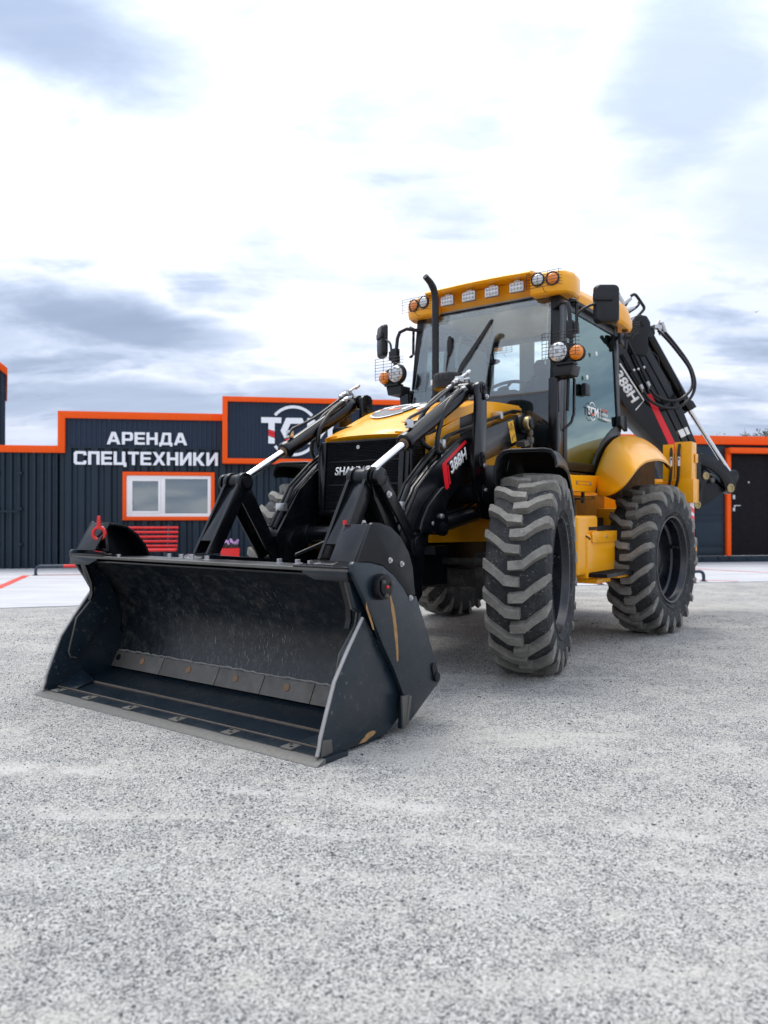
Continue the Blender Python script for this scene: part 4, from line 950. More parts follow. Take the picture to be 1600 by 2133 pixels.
# ---- mudguards
def ffender(b, sd_):
    cs = [(-.225, -.22), (-.222, -.12), (-.205, -.05), (-.165, -.008), (-.12, 0), (.12, 0), (.165, -.010), (.19, -.05), (.20, -.11)]
    cs = [(x * sd_, z) for x, z in cs]
    rings = []
    for y, dz, sc in ((-.26, -.012, 1), (-.10, 0, 1), (.10, 0, 1), (.28, -.025, 1), (.42, -.09, 1), (.54, -.19, .9), (.62, -.30, .6), (.67, -.42, .4)):
        o = [Vector((x, y, .875 + dz + z * sc)) for x, z in cs]
        n_ = [Vector((x * .955, y - (.012 if y > .3 else 0), .875 + dz + z * sc - .014)) for x, z in cs]
        rings.append(o + n_[::-1])
    b.loft(rings)
    b.tube([Vector((x, -.262, .866 + z)) for x, z in cs], .011, 6)
for sg, rz in ((1, 14.3), (-1, 14.3)):
    X_ = Matrix.Translation((1.025 if sg > 0 else -1.15, 2.52, .704)) @ Matrix.Rotation(R(rz), 4, 'Z')
    w = MB(); ffender(w, sg); w.build('front_mudguard', M['satin'], ROOT, bevel=.002, smooth=45, xf=X_)
    w = MB(); w.tube([(-.26 * sg, .05, .25), (-.27 * sg, .05, .60), (-.20 * sg, .05, .85)], .022, 8); w.build('mudguard_stay', M['satin'], ROOT, xf=X_)
both(lambda b: b.extr([(.775, 2.40, 1.42), (.775, 2.56, 1.505), (.775, 2.60, 1.485), (.775, 2.46, 1.40)], (.012, 0, 0)), 'red_reflector', M['red'], ROOT, bevel=.002)
both(lambda b: b.extr([(.60, 2.45, 1.30), (.60, 2.60, 1.50), (.60, 3.0, 1.52), (.60, 3.3, 1.50), (.60, 3.4, 1.0), (.60, 2.5, 1.10)], (-.02, 0, 0)), 'inner_guard', M['satin'], ROOT, bevel=.002)
Eo = [(.885, 4.13, 1.315), (.98, 4.03, 1.308), (1.09, 3.93, 1.318), (1.20, 3.86, 1.365), (1.27, 3.86, 1.44), (1.30, 3.945, 1.52), (1.30, 4.10, 1.575), (1.30, 4.26, 1.610), (1.30, 4.56, 1.640), (1.29, 4.82, 1.632), (1.27, 5.06, 1.600), (1.22, 5.22, 1.56)]
Ei = [(.81, 4.27, 1.500), (.81, 4.33, 1.565), (.81, 4.385, 1.620), (.81, 4.44, 1.675), (.81, 4.50, 1.72), (.81, 4.57, 1.77), (.81, 4.67, 1.82), (.81, 4.79, 1.868), (.81, 4.97, 1.912), (.81, 5.18, 1.925), (.81, 5.42, 1.89), (.81, 5.62, 1.82)]
def rfender(b, shade_sheet=False):
    rings = []
    for o, i in zip(Eo, Ei):
        o = Vector(o); i = Vector(i); c = Vector((i.x + (o.x - i.x) * .54, (o.y * .48 + i.y * .52), i.z - .01 + (i.z - o.z) * .02))
        k = 9; top = [(1 - t) ** 2 * i + 2 * t * (1 - t) * c + t * t * o for t in [j / (k - 1) for j in range(k)]]
        low = [p + Vector((-.006, .016, -.018)) for p in top]
        if shade_sheet:
            top = [p + Vector((-.002, .004, -.004)) for p in low[1:-1]]; low = [p + Vector((-.002, .005, -.006)) for p in top]
        rings.append(top + low[::-1])
    m = len(rings[0]); sub = []
    for r in range(len(rings) - 1):
        for q_ in range(3):
            t = q_ / 3
            sub.append([Vector(catmull([rings[max(r - 1, 0)][j], rings[r][j], rings[r + 1][j], rings[min(r + 2, len(rings) - 1)][j]], 3)[3 + q_]) if 0 < r < len(rings) - 2 else rings[r][j].lerp(rings[r + 1][j], t) for j in range(m)])
    sub.append(rings[-1])
    b.loft(sub)
both(rfender, 'rear_mudguard', Y_, ROOT, smooth=42)
both(lambda b: rfender(b, True), 'mudguard_liner', M['mud'], ROOT, smooth=42)  # added sheet whose brown colour paints the shade under the mudguard
both(lambda b: b.pu([(4.22, 1.34), (4.25, 1.46)] + [(v + .01, z - .03) for _, v, z in Ei[1:]] + [(6.05, 1.72), (6.05, 1.25), (5.0, 1.25)], .80, .815), 'wheel_housing', M['mud'], ROOT)  # yellow inner panel, its shade put into the brown colour
both(lambda b: b.pu([(3.345, 1.505), (3.41, 1.322), (4.13, 1.330), (4.225, 1.482), (3.60, 1.462), (3.52, 1.472), (3.43, 1.505)], .76, .868), 'door_sill', Y_, ROOT, bevel=.008)
both(lambda b: (b.box((.8685, 3.68, 1.385), (.871, 4.02, 1.389)), b.box((.8685, 3.68, 1.414), (.871, 4.02, 1.418)), b.box((.8685, 3.676, 1.385), (.871, 3.68, 1.418)), b.box((.8685, 4.02, 1.385), (.871, 4.024, 1.418))), 'sill_groove', M['ochre'], ROOT)
bolts([((.869, v, 1.4015), (1, 0, 0), .010, .005) for v in (3.70, 4.0)], M['zinc'], ROOT, 'sill_screw')

# ---- side boxes and steps
both(lambda b: b.box((.52, 3.60, .585), (1.0, 4.27, .968)), 'battery_box', Y_, ROOT, bevel=.022, seg=3)
both(lambda b: (b.extr([(1.001, 3.655, .975), (1.001, 4.275, .985), (1.001, 4.275, .895), (1.001, 4.262, .888), (1.001, 3.70, .885), (1.001, 3.685, .895), (1.001, 3.68, .945)], (.012, 0, 0)), b.box((.90, 3.70, .970), (1.0125, 4.275, .984))), 'box_lid', Y_, ROOT, bevel=.005)
both(lambda b: b.tube([(.55, 3.598, .95), (.90, 3.598, .95), (.985, 3.60, .945), (1.005, 3.64, .92)], .008, 6, 3), 'lid_seal', M['hose'], ROOT)
both(lambda b: (b.lathe([(.013, 0), (.013, .008), (.007, .008)], (1.013, 4.0, .935), (1, 0, 0), 12),), 'lid_lock', M['zinc'], ROOT)
both(lambda b: (b.box((.45, 3.42, .62), (.985, 3.88, 1.118)),), 'fuel_tank', Y_, ROOT, bevel=.03, seg=3)
both(lambda b: b.box((.885, 3.412, 1.005), (.965, 3.419, 1.085)), 'tank_label', M['white'], ROOT, smooth=0)
both(lambda b: (b.cyl((.885, 3.47, 1.10), (.885, 3.47, 1.235), .042, .05, n=18),), 'filler_neck', Y_, ROOT)
both(lambda b: (b.lathe([(.055, 0), (.055, .02), (.04, .03), (.04, .05), (.02, .055)], (.885, 3.47, 1.236), (0, 0, 1), 18), b.box((.86, 3.47, 1.25), (1.0, 3.49, 1.262))), 'filler_cap', M['darkplastic'], ROOT)
def tread(b, u0, u1, v0, v1, z):
    b.box((u0, v0, z - .03), (u0 + .012, v1, z)); b.box((u1 - .012, v0, z - .03), (u1, v1, z)); b.box((u0 + .012, v0, z - .03), (u1 - .012, v0 + .012, z)); b.box((u0 + .012, v1 - .012, z - .03), (u1 - .012, v1, z))
    n = int((v1 - v0) / .028)
    for i in range(n):
        v = v0 + .014 + i * (v1 - v0 - .02) / n
        b.extr([(u0 + .012, v, z - .012), (u0 + .012, v + .010, z + .008), (u0 + .012, v + .016, z - .012)], (u1 - u0 - .024, 0, 0))
both(lambda b: tread(b, .98, 1.16, 3.62, 4.30, .632), 'lower_step', M['darkplastic'], ROOT, smooth=0)
both(lambda b: tread(b, .74, .985, 3.66, 4.24, 1.022), 'upper_step', M['darkplastic'], ROOT, smooth=0)
both(lambda b: (b.box((.60, 3.66, .545), (1.06, 3.98, .583)), b.box((.98, 4.0, .575), (1.12, 4.28, .600))), 'step_bracket', Y_, ROOT, bevel=.006)
both(lambda b: b.cyl((.80, 4.0, 1.23), (.80, 4.0, 1.33), .016, n=10), 'sill_damper', M['darkplastic'], ROOT)

# ---- hood, cowl and grille
HS = [(1.815, .375, 1.688, 1.700), (1.86, .385, 1.700, 1.728), (1.95, .40, 1.735, 1.785), (2.10, .425, 1.795, 1.862), (2.25, .445, 1.858, 1.928), (2.43, .46, 1.925, 1.985), (2.62, .468, 1.985, 2.022), (3.0, .472, 2.025, 2.070), (3.44, .475, 2.04, 2.092)]
def hood_at(v):
    for a, b_ in zip(HS[:-1], HS[1:]):
        if v <= b_[0]:
            t = (v - a[0]) / (b_[0] - a[0]); return [x + (y - x) * t for x, y in zip(a, b_)]
    return list(HS[-1])
def hood_z(u, v):
    _, w_, ze, zc = hood_at(v); k = min(1, abs(u) / w_); return ze + (zc - ze) * (1 - k ** 2.6)
w = MB(); rings = []
vs_ = [1.815, 1.83, 1.86, 1.90, 1.95, 2.02, 2.1, 2.18, 2.25, 2.34, 2.43, 2.52, 2.62, 2.8, 3.0, 3.2, 3.44]
for v in vs_:
    _, w_, ze, zc = hood_at(v)
    us = [w_ * k for k in (-1, -.985, -.94, -.86, -.7, -.45, -.2, 0, .2, .45, .7, .86, .94, .985, 1)]
    top = [Vector((u, v + (.06 * (u / w_) ** 2 if v < 1.84 else 0), hood_z(u, v))) for u in us]
    th = .028 if v < 1.84 else .07
    rings.append(top + [Vector((w_, top[-1].y, ze - th)), Vector((w_ - .03, top[-1].y, ze - th)), Vector((-w_ + .03, top[0].y, ze - th)), Vector((-w_, top[0].y, ze - th))])
w.loft(rings); hood = w.build('hood', Y_, ROOT, smooth=50)
w = MB(); rings = []
for v in [2.0 + i * .06 for i in range(24)]:
    rings.append([Vector((u, v, hood_z(u, v) + d)) for u, d in ((-.30, -.01), (-.285, .010), (.285, .010), (.30, -.01))])
w.loft(rings); w.build('hood_rib', Y_, hood, smooth=30)
def decal(polys, name, m, lift):
    bm = bmesh.new()
    for pl in polys:
        vsx = [bm.verts.new((x, y, 0)) for x, y in pl]
        try: bm.faces.new(vsx)
        except ValueError: pass
    bmesh.ops.triangulate(bm, faces=bm.faces[:])
    for k in range(1, 28):
        bmesh.ops.bisect_plane(bm, geom=bm.verts[:] + bm.edges[:] + bm.faces[:], plane_co=(0, 1.98 + .03 * k, 0), plane_no=(0, 1, 0))
    for k in range(-5, 6):
        bmesh.ops.bisect_plane(bm, geom=bm.verts[:] + bm.edges[:] + bm.faces[:], plane_co=(.05 * k, 0, 0), plane_no=(1, 0, 0))
    for v in bm.verts:
        v.co.z = max(hood_z(v.co.x, v.co.y), hood_z(.29, v.co.y)) + .012 + lift if False else hood_z(v.co.x, v.co.y) + .0105 + lift
    me = bpy.data.meshes.new(name); bm.to_mesh(me); bm.free(); me.materials.append(m)
    o = bpy.data.objects.new(name, me); COL.objects.link(o); o.parent = hood; return o
def ringpoly(cx, cy, rx, ry, a0, a1, k, n=26):
    o = [(cx + rx * math.cos(R(a0 + (a1 - a0) * i / n)), cy + ry * math.sin(R(a0 + (a1 - a0) * i / n))) for i in range(n + 1)]
    return o + [(cx + (x - cx) * k, cy + (y - cy) * k) for x, y in reversed(o)]
HX, HY, HWD, HHT = -.235, 2.22, .47, .20
lp = logo_polys(); tr_ = lambda pl: [(HX + x * HWD, HY + y * HHT) for x, y in pl]
cx_, cy_ = HX + HWD * .447, HY + HHT * .5
M['decalgrey'] = mat('charcoal_print', (.10, .10, .105), .4)
decal([[(cx_ + .19 * math.cos(R(a)), cy_ + .245 * math.sin(R(a))) for a in range(0, 360, 10)]], 'emblem_disc', M['decalgrey'], .001)
rq = [ringpoly(cx_, cy_, .20, .262, a, a + 10, .94, 1) for a in list(range(-140, -40, 10)) + list(range(40, 140, 10))]
decal(rq, 'emblem_ring', M['white'], .002)
decal([tr_(p) for p, c in lp if c == 'w'], 'emblem_letters', M['white'], .0035)
decal([tr_(p) for p, c in lp if c == 'r'], 'emblem_accent', M['orangep'], .0035)
both(lambda b: b.extr([(.452, 1.99, 1.30), (.455, 1.99, 1.68), (.463, 2.10, 1.715), (.468, 2.25, 1.785), (.468, 2.42, 1.855), (.462, 2.42, 1.42)], (-.02, 0, 0)), 'hood_side', Y_, ROOT, bevel=.006)
both(lambda b: b.extr([(.470, 2.66, 1.50), (.473, 2.66, 2.01), (.480, 3.0, 2.04), (.482, 3.38, 2.055), (.482, 3.425, 2.03), (.482, 3.425, 1.55)], (-.03, 0, 0)), 'rear_side_panel', Y_, ROOT, bevel=.010)
both(lambda b: b.box((.36, 2.425, 1.2), (.455, 2.628, 1.93)), 'hood_gap_post', M['mesh'], ROOT, bevel=.008)
w = MB(); w.extr([(-.40, 1.80, 1.115), (.40, 1.80, 1.115), (.415, 1.835, 1.672), (-.415, 1.835, 1.672)], (0, .20, 0)); w.box((-.43, 1.99, 1.10), (.43, 2.55, 1.80)); cw = w.build('cowl', M['mesh'], ROOT, bevel=.02)
both(lambda b: b.pu([(1.83, 1.19), (1.83, 1.64), (1.98, 1.68), (1.98, 1.19)], .412, .428), 'side_grille', M['mesh'], ROOT, bevel=.008)
def sidelouv(b):
    for i in range(26):
        z = 1.205 + i * .018; b.tube([(.429, 1.84, z), (.429, 1.97, z + .003)], .005, 4)
both(sidelouv, 'side_louvre', M['mesh'], ROOT, smooth=0)
gy = lambda z: 1.797 + (z - 1.115) * .0628
def gpanel(z0, z1):
    w = MB(); n = max(2, int((z1 - z0) / .0105)); pts = []
    for i in range(n):
        a = z0 + (z1 - z0) * i / n; c = z0 + (z1 - z0) * (i + .55) / n
        pts += [(gy(a) - .004, a), (gy(c) - .011, c)]
    pts.append((gy(z1) - .004, z1))
    poly = pts + [(gy(z1) + .01, z1), (gy(z0) + .01, z0)]
    w.pu(poly, -.325, .325); return w.build('grille_panel', M['mesh'], ROOT, smooth=0)
for z0, z1 in ((1.522, 1.645), (1.350, 1.513), (1.224, 1.341), (1.165, 1.215)): gpanel(z0, z1)
w = MB()
for s_ in (-1, 1): w.extr([(s_ * .335, gy(1.13) - .016, 1.13), (s_ * .372, gy(1.13) - .016, 1.13), (s_ * .380, gy(1.66) - .016, 1.665), (s_ * .335, gy(1.66) - .016, 1.665)], (0, .018, 0))
w.extr([(-.334, gy(1.13) - .016, 1.13), (.334, gy(1.13) - .016, 1.13), (.334, gy(1.155) - .016, 1.158), (-.334, gy(1.155) - .016, 1.158)], (0, .018, 0))
w.extr([(-.334, gy(1.65) - .016, 1.652), (.334, gy(1.65) - .016, 1.652), (.334, gy(1.66) - .016, 1.668), (-.334, gy(1.66) - .016, 1.668)], (0, .018, 0))
w.build('grille_frame', K_, ROOT, bevel=.005)
text_obj('SHANMON', 'name_lettering', M['white'], ROOT, (-.235, gy(1.415) - .0135, 1.413), (1, 0, 0), (0, -.0628, 1), .405, .062, .004, .02, .22)
w = MB(); w.lathe([(.014, 0), (.014, .008), (.007, .008), (.007, .003)], (-.03, gy(1.61) - .008, 1.615), (0, -1, 0), 14); w.build('grille_latch', M['zinc'], ROOT)

# ---- exhaust and air intake
w = MB(); w.tube([(-.17, 3.08, 2.02), (-.17, 3.08, 2.25), (-.17, 3.08, 2.90), (-.17, 3.075, 3.02), (-.172, 3.055, 3.085), (-.178, 3.01, 3.135), (-.19, 2.945, 3.175)], .031, 16, 5, lambda i: .031 - .006 * max(0, (i - 22) / 8)); w.cyl((-.17, 3.08, 2.02), (-.17, 3.08, 2.16), .038, n=18)
w.build('exhaust_stack', M['darkplastic'], ROOT, smooth=50)
w = MB(); w.lathe([(.03, -.12), (.03, .0), (.118, .0), (.130, .012), (.132, .062), (.135, .064), (.135, .072), (.131, .074), (.128, .115), (.115, .132), (.06, .138), (.0, .139)], (.10, 2.86, 2.155), (0, 0, 1), 36)
for i in range(18):
    a = 2 * math.pi * i / 18; c = Vector((math.cos(a), math.sin(a), 0)); w.tube([Vector((.10, 2.86, 2.235)) + c * .130, Vector((.10, 2.86, 2.268)) + c * .128], .005, 4)
w.build('air_precleaner', M['darkplastic'], ROOT, smooth=35)
w = MB(); w.extr([(-.033, 2.802, 2.20), (-.005, 2.774, 2.20), (-.005, 2.774, 2.24), (-.033, 2.802, 2.24)], (-.004, -.004, 0)); w.build('intake_label', M['white'], ROOT, smooth=0)

# ---- cab
def pillar(b, p0, p1, a, c):
    p0 = Vector(p0); p1 = Vector(p1); b.loft([[p + Vector((x * a, y * c, 0)) for x, y in ((-1, -1), (1, -1), (1, 1), (-1, 1))] for p in (p0, p1)])
def cabposts(b):
    pillar(b, (.745, 3.545, 1.49), (.695, 3.700, 3.055), .042, .055)
    pillar(b, (.735, 5.06, 1.50), (.70, 5.04, 3.055), .04, .05)
    b.box((.655, 3.68, 3.0), (.735, 5.06, 3.055)); b.box((.68, 3.5, 1.44), (.785, 4.34, 1.50))
both(cabposts, 'cab_pillar', M['satin'], ROOT, bevel=.010)
for a_, c_ in (((-.68, 3.665, 2.99), (.68, 3.75, 3.05)), ((-.72, 3.50, 1.46), (.72, 3.56, 1.62)), ((-.70, 5.0, 2.99), (.70, 5.06, 3.05))):
    w = MB(); w.box(a_, c_); w.build('cab_crossbeam', M['satin'], ROOT, bevel=.01)
w = MB(); w.box((-.69, 3.70, 3.052), (.69, 5.05, 3.07)); w.build('headliner', M['interior'], ROOT)
w = MB(); w.box((-.72, 3.56, 1.44), (.72, 5.06, 1.475)); w.build('cab_floor', M['seat'], ROOT)
w = MB()
w.box((-.70, 5.01, 1.5), (.70, 5.04, 2.42))
for a, c in ((-.70, -.655), (-.32, -.15), (.36, .44), (.64, .70)): w.box((a, 5.01, 2.42), (c, 5.04, 3.0))
w.box((-.725, 4.40, 1.5), (-.70, 5.0, 3.0)); w.box((-.728, 4.36, 1.5), (-.69, 4.41, 3.0))
w.build('rear_wall', M['interior'], ROOT, bevel=.01)
w = MB(); w.box((-.69, 5.022, 2.42), (.69, 5.028, 3.0)); w.build('rear_window', M['rearglass'], ROOT, smooth=0)
w = MB(); w.extr([(-.705, 3.507, 2.178), (.705, 3.507, 2.178), (.655, 3.650, 3.02), (-.655, 3.650, 3.02)], (0, .006, 0)); ws = w.build('windshield', M['frontglass'], ROOT, smooth=0)
w = MB(); w.extr([(-.71, 3.470, 1.58), (.71, 3.470, 1.58), (.705, 3.506, 2.172), (-.705, 3.506, 2.172)], (0, .006, 0)); w.build('lower_windshield', M['lowglass'], ROOT, smooth=0)
w = MB(); w.extr([(-.705, 3.503, 2.168), (.705, 3.503, 2.168), (.705, 3.503, 2.182), (-.705, 3.503, 2.182)], (0, .012, 0)); w.build('glass_seam', M['steel'], ROOT)
both(lambda b: b.extr([(.68, 3.484, 1.60), (.745, 3.484, 1.60), (.69, 3.652, 3.03), (.635, 3.652, 3.03)], (0, .012, 0)), 'glass_border', M['darkplastic'], ROOT)
# doors
DO = [(3.60, 1.508), (4.35, 1.515), (4.46, 1.622), (4.60, 1.742), (4.82, 1.862), (5.09, 1.965), (5.06, 2.99), (3.735, 3.005)]
DI = [(3.685, 1.585), (4.30, 1.590), (4.40, 1.690), (4.56, 1.825), (4.79, 1.945), (4.995, 2.03), (4.975, 2.925), (3.81, 2.94)]
def lean(v, z): return .775 - .060 * (z - 1.5) / 1.5
def doorframe(b):
    n = len(DO); rg = []
    for poly, d in ((DO, -.02), (DO, .018), (DI, .018), (DI, -.02)): rg.append([Vector((lean(v, z) + d, v, z)) for v, z in poly])
    vs = [p for r in rg for p in r]; fs = []
    for k in range(4):
        for i in range(n):
            j = (i + 1) % n; k2 = (k + 1) % 4; fs.append((k * n + i, k * n + j, k2 * n + j, k2 * n + i))
    b.add(vs, fs)
dl, d2_ = both(doorframe, 'door', M['satin'], ROOT, bevel=.006)
def doorglass(b):
    b.extr([(lean(v, z), v, z) for v, z in DI], (.005, 0, 0))
for s_, par in ((False, dl), (True, d2_)):
    w = MB(); doorglass(w); w.build('door_glass', M['doorglass'], par, smooth=0, mirror=s_)
    w = MB()
    for v, z in ((4.42, 2.64), (4.19, 2.385)): w.lathe([(.022, 0), (.022, .006), (.008, .010)], (.765, v, z), (1, 0, 0), 14)
    w.build('glass_stud', M['white'], par, mirror=s_)
    w = MB(); w.box((.757, 4.07, 2.21), (.80, 4.19, 2.315)); w.build('door_latch', M['darkplastic'], par, bevel=.008, mirror=s_)
    w = MB()
    for z in (2.05, 2.885):
        w.extr([(.775, 4.98, z + .06), (.775, 5.13, z + .075), (.775, 5.13, z - .075), (.775, 4.98, z - .03)], (.03, 0, 0)); w.cyl((.80, 5.13, z - .08), (.80, 5.13, z + .08), .022, n=12)
    w.build('door_hinge', M['darkplastic'], par, bevel=.006, mirror=s_)
    w = MB(); w.tube([(.80, 3.645, 2.95), (.83, 3.66, 2.97), (.845, 3.72, 2.975), (.85, 3.745, 2.95), (.85, 3.74, 2.72), (.83, 3.66, 2.68), (.80, 3.64, 2.68)], .014, 8)
    w.build('grab_rail', K_, par, mirror=s_); w = MB()
    w.tube([(.795, 3.60, 2.32), (.84, 3.68, 2.32), (.845, 3.70, 2.28), (.845, 3.69, 1.99), (.84, 3.64, 1.91), (.80, 3.56, 1.84)], .013, 8); w.build('grab_rail', K_, par, mirror=s_)
# lettering on the near door glass
w = MB(); wr = MB(); TX = (.776, 4.175, 2.045)
xa = (0, 1, 0); ya = (-.03, 0, 1)
for pl, c in lp:
    put_poly(w if c == 'w' else wr, pl, TX, xa, ya, .275, .078, .002)
for a0, a1 in ((40, 140), (-140, -40)): arc_band(w, Vector(TX) + Vector((0, .122, .040)), xa, ya, .078, .086, a0, a1, .002, 16)
w.box((.776, 4.50, 2.03), (.778, 4.504, 2.135))
w.build('glass_emblem', M['white'], dl, smooth=0); wr.build('glass_emblem_accent', M['orangep'], dl, smooth=0)
text_obj('ТВОЯ', 'glass_lettering', M['orangep'], dl, (.776, 4.535, 2.108), xa, ya, .14, .026, .002, .03)
text_obj('СПЕЦ', 'glass_lettering', M['white'], dl, (.777, 4.535, 2.068), xa, ya, .15, .026, .002, .03)
text_obj('МАШИНА', 'glass_lettering', M['white'], dl, (.778, 4.535, 2.028), xa, ya, .24, .026, .002, .03)
# cab interior
w = MB(); w.box((-.20, 4.36, 1.86), (.30, 4.86, 1.99)); w.build('seat_cushion', M['seat'], ROOT, bevel=.05, seg=3)
w = MB(); w.loft([[(.05 + x * a, 4.78 + y * .06 + (z - 2.0) * .12, z) for x, y in ((-1, -.6), (-.85, -1), (.85, -1), (1, -.6), (1, .8), (.8, 1), (-.8, 1), (-1, .8))] for a, z in ((.22, 1.95), (.245, 2.2), (.24, 2.42), (.20, 2.52), (.12, 2.56))]); w.loft([[(.07 + x * a, 4.85 + y * .05, z) for x, y in ((-1, -.6), (-.85, -1), (.85, -1), (1, -.6), (1, .8), (.8, 1), (-.8, 1), (-1, .8))] for a, z in ((.11, 2.55), (.13, 2.60), (.13, 2.70), (.10, 2.74))]); w.build('seat_backrest', M['seat'], ROOT, bevel=.01, smooth=60)
w = MB(); rings = []
wc = Vector((.03, 3.97, 2.30)); wx = Vector((1, 0, 0)); wy = Vector((0, .82, .57))
for i in range(28):
    a = 2 * math.pi * i / 28; d = wx * math.cos(a) + wy * math.sin(a); nrm = wx.cross(wy)
    rings.append([wc + d * (.20 + .017 * math.cos(b_)) + nrm * .017 * math.sin(b_) for b_ in [2 * math.pi * j / 8 for j in range(8)]])
rings.append(rings[0]); w.loft(rings, False, False)
for a in (200, 340, 90): d = wx * math.cos(R(a)) + wy * math.sin(R(a)); w.tube([wc, wc + d * .2], .014, 6)
w.cyl(wc - wx.cross(wy) * .02, wc + wx.cross(wy) * .03, .055, n=16); w.tube([wc, (.03, 3.80, 1.95), (.03, 3.72, 1.6)], .045, 10); w.build('steering_wheel', M['seat'], ROOT, smooth=60)
w = MB(); w.extr([(-.22, 3.63, 1.50), (.37, 3.63, 1.50), (.37, 3.62, 2.19), (.35, 3.62, 2.225), (.31, 3.62, 2.245), (-.20, 3.62, 2.26)], (0, .16, 0)); w.build('dashboard', M['darkplastic'], ROOT, bevel=.02)
w = MB(); w.box((.42, 4.2, 1.5), (.68, 4.98, 1.93)); w.box((-.68, 4.1, 1.5), (-.36, 4.98, 1.98)); w.build('side_console', M['seat'], ROOT, bevel=.04)
w = MB(); w.tube([(.22, 4.3, 1.9), (.23, 4.25, 2.25), (.22, 4.24, 2.42)], .012, 8); w.ball((.22, 4.24, 2.44), .03); w.tube([(-.05, 5.2, 2.3), (-.06, 5.2, 2.6), (-.07, 5.2, 2.82)], .012, 6); w.build('control_lever', M['darkplastic'], ROOT)
w = MB(); w.tube([(.06, 3.68, 2.93), (.07, 3.66, 2.80)], .012, 6); w.ball((.07, 3.66, 2.70), .05, (.55, .35, 2.1), 12, 8); w.tube([(.07, 3.66, 2.62), (.09, 3.66, 2.54)], .008, 6); w.ball((.08, 3.66, 2.52), .06, (1.3, .35, .45), 12, 6); w.build('inside_mirror', M['darkplastic'], ROOT, smooth=60)
w = MB(); gv = lambda z: 3.507 + (z - 2.178) * .170 - .003
w.extr([(u, gv(z), z) for u, z in ((.075, 2.90), (.105, 2.90), (-.10, 2.57), (-.195, 2.44), (-.235, 2.42), (-.20, 2.52), (-.05, 2.72))], (0, -.008, 0)); w.build('wiper', M['darkplastic'], ROOT)
w = MB(); w.tube([(-.365, 3.56, 2.40), (-.345, 3.57, 2.62)], .008, 6); w.ball((-.335, 3.59, 2.70), .055, (.55, .4, 2.0), 12, 8); w.build('side_mirror_inside', M['darkplastic'], ROOT, smooth=60)
w = MB(); w.tube([(.60, 3.72, 2.98), (.58, 3.70, 2.48)], .003, 5); w.lathe([(.003, 0), (.010, .02), (.003, .045)], (.58, 3.70, 2.44), (0, 0, 1), 10); w.build('blind_cord', M['white'], ROOT)

# ---- roof
def hexa(b, sec):  # sections (v, half width, z bottom, z side top, z crown)
    rings = []
    for v, hw, zb, zs, zc in sec:
        rings.append([Vector(p) for p in ((-hw, v, zb), (-hw - .01, v, (zb + zs) / 2), (-hw + .03, v, zs), (-hw * .62, v, zc), (0, v, zc + .012), (hw * .62, v, zc), (hw - .03, v, zs), (hw + .01, v, (zb + zs) / 2), (hw, v, zb))])
    b.loft(rings)
w = MB(); hexa(w, [(3.72, .55, 3.055, 3.20, 3.24), (3.80, .70, 3.045, 3.19, 3.255), (3.95, .755, 3.04, 3.17, 3.275), (4.4, .765, 3.04, 3.185, 3.30), (4.9, .765, 3.04, 3.19, 3.30), (5.15, .74, 3.04, 3.17, 3.27), (5.30, .68, 3.05, 3.11, 3.19)])
roof = w.build('roof', Y_, ROOT, bevel=.012, smooth=45)
w = MB(); rings = []
for u in [-.54 + i * .09 for i in range(13)]:
    c = .014 * (1 - (u / .54) ** 2)
    rings.append([(u, 3.495, 3.190 + c), (u, 3.47, 3.208 + c), (u, 3.49, 3.232 + c), (u, 3.80, 3.262 + c), (u, 3.80, 3.20 + c)])
w.loft(rings); w.build('roof_visor', Y_, roof, bevel=.004)
w = MB(); w.extr([(-.50, 3.715, 3.046), (.50, 3.715, 3.046), (.50, 3.665, 3.205), (-.50, 3.665, 3.205)], (0, .02, 0)); w.build('light_bar_panel', Y_, roof)
def fpod(b):
    pl = [(.485, 3.66), (.495, 3.565), (.54, 3.530), (.74, 3.556), (.815, 3.60), (.850, 3.70), (.835, 3.86), (.76, 4.02), (.54, 4.02)]
    b.loft([[Vector((x * k + (1 - k) * .65, y * k + (1 - k) * 3.80, z)) for x, y in pl] for k, z in ((.88, 3.022), (.975, 3.038), (1, 3.075), (1, 3.160), (.98, 3.190), (.92, 3.212), (.6, 3.240))])
both(fpod, 'front_roof_pod', Y_, roof, bevel=.003, smooth=28)
def rpod(b):
    rings = []
    for v, x0, x1, zb, zt in ((4.72, .70, .770, 3.06, 3.19), (4.88, .68, .80, 3.05, 3.245), (5.02, .66, .825, 3.035, 3.275), (5.16, .66, .83, 3.02, 3.265), (5.27, .67, .82, 3.01, 3.20), (5.34, .69, .80, 3.02, 3.12)):
        m_ = (zb + zt) / 2
        rings.append([Vector((x, v, z)) for x, z in ((x0, zb), (x1 - .02, zb), (x1, zb + .03), (x1 + .005, m_), (x1 - .02, zt - .03), (x1 - .07, zt), (x0, zt))])
    b.loft(rings)
both(rpod, 'rear_roof_pod', Y_, roof, bevel=.004, smooth=50)
both(lambda b: (b.box((.66, 3.90, 3.005), (.765, 4.95, 3.038))), 'door_gutter', M['darkplastic'], roof, bevel=.004)
both(lambda b: b.lathe([(.03, 0), (.03, .012), (.012, .012)], (.77, 5.2, 3.014), (.2, -.2, -1), 14), 'roof_drain', M['darkplastic'], roof)
w = MB(); w.cyl((.45, 4.3, 3.29), (.45, 4.3, 3.345), .018, n=10); w.ball((.45, 4.3, 3.36), .02); w.build('roof_aerial', M['zinc'], roof)
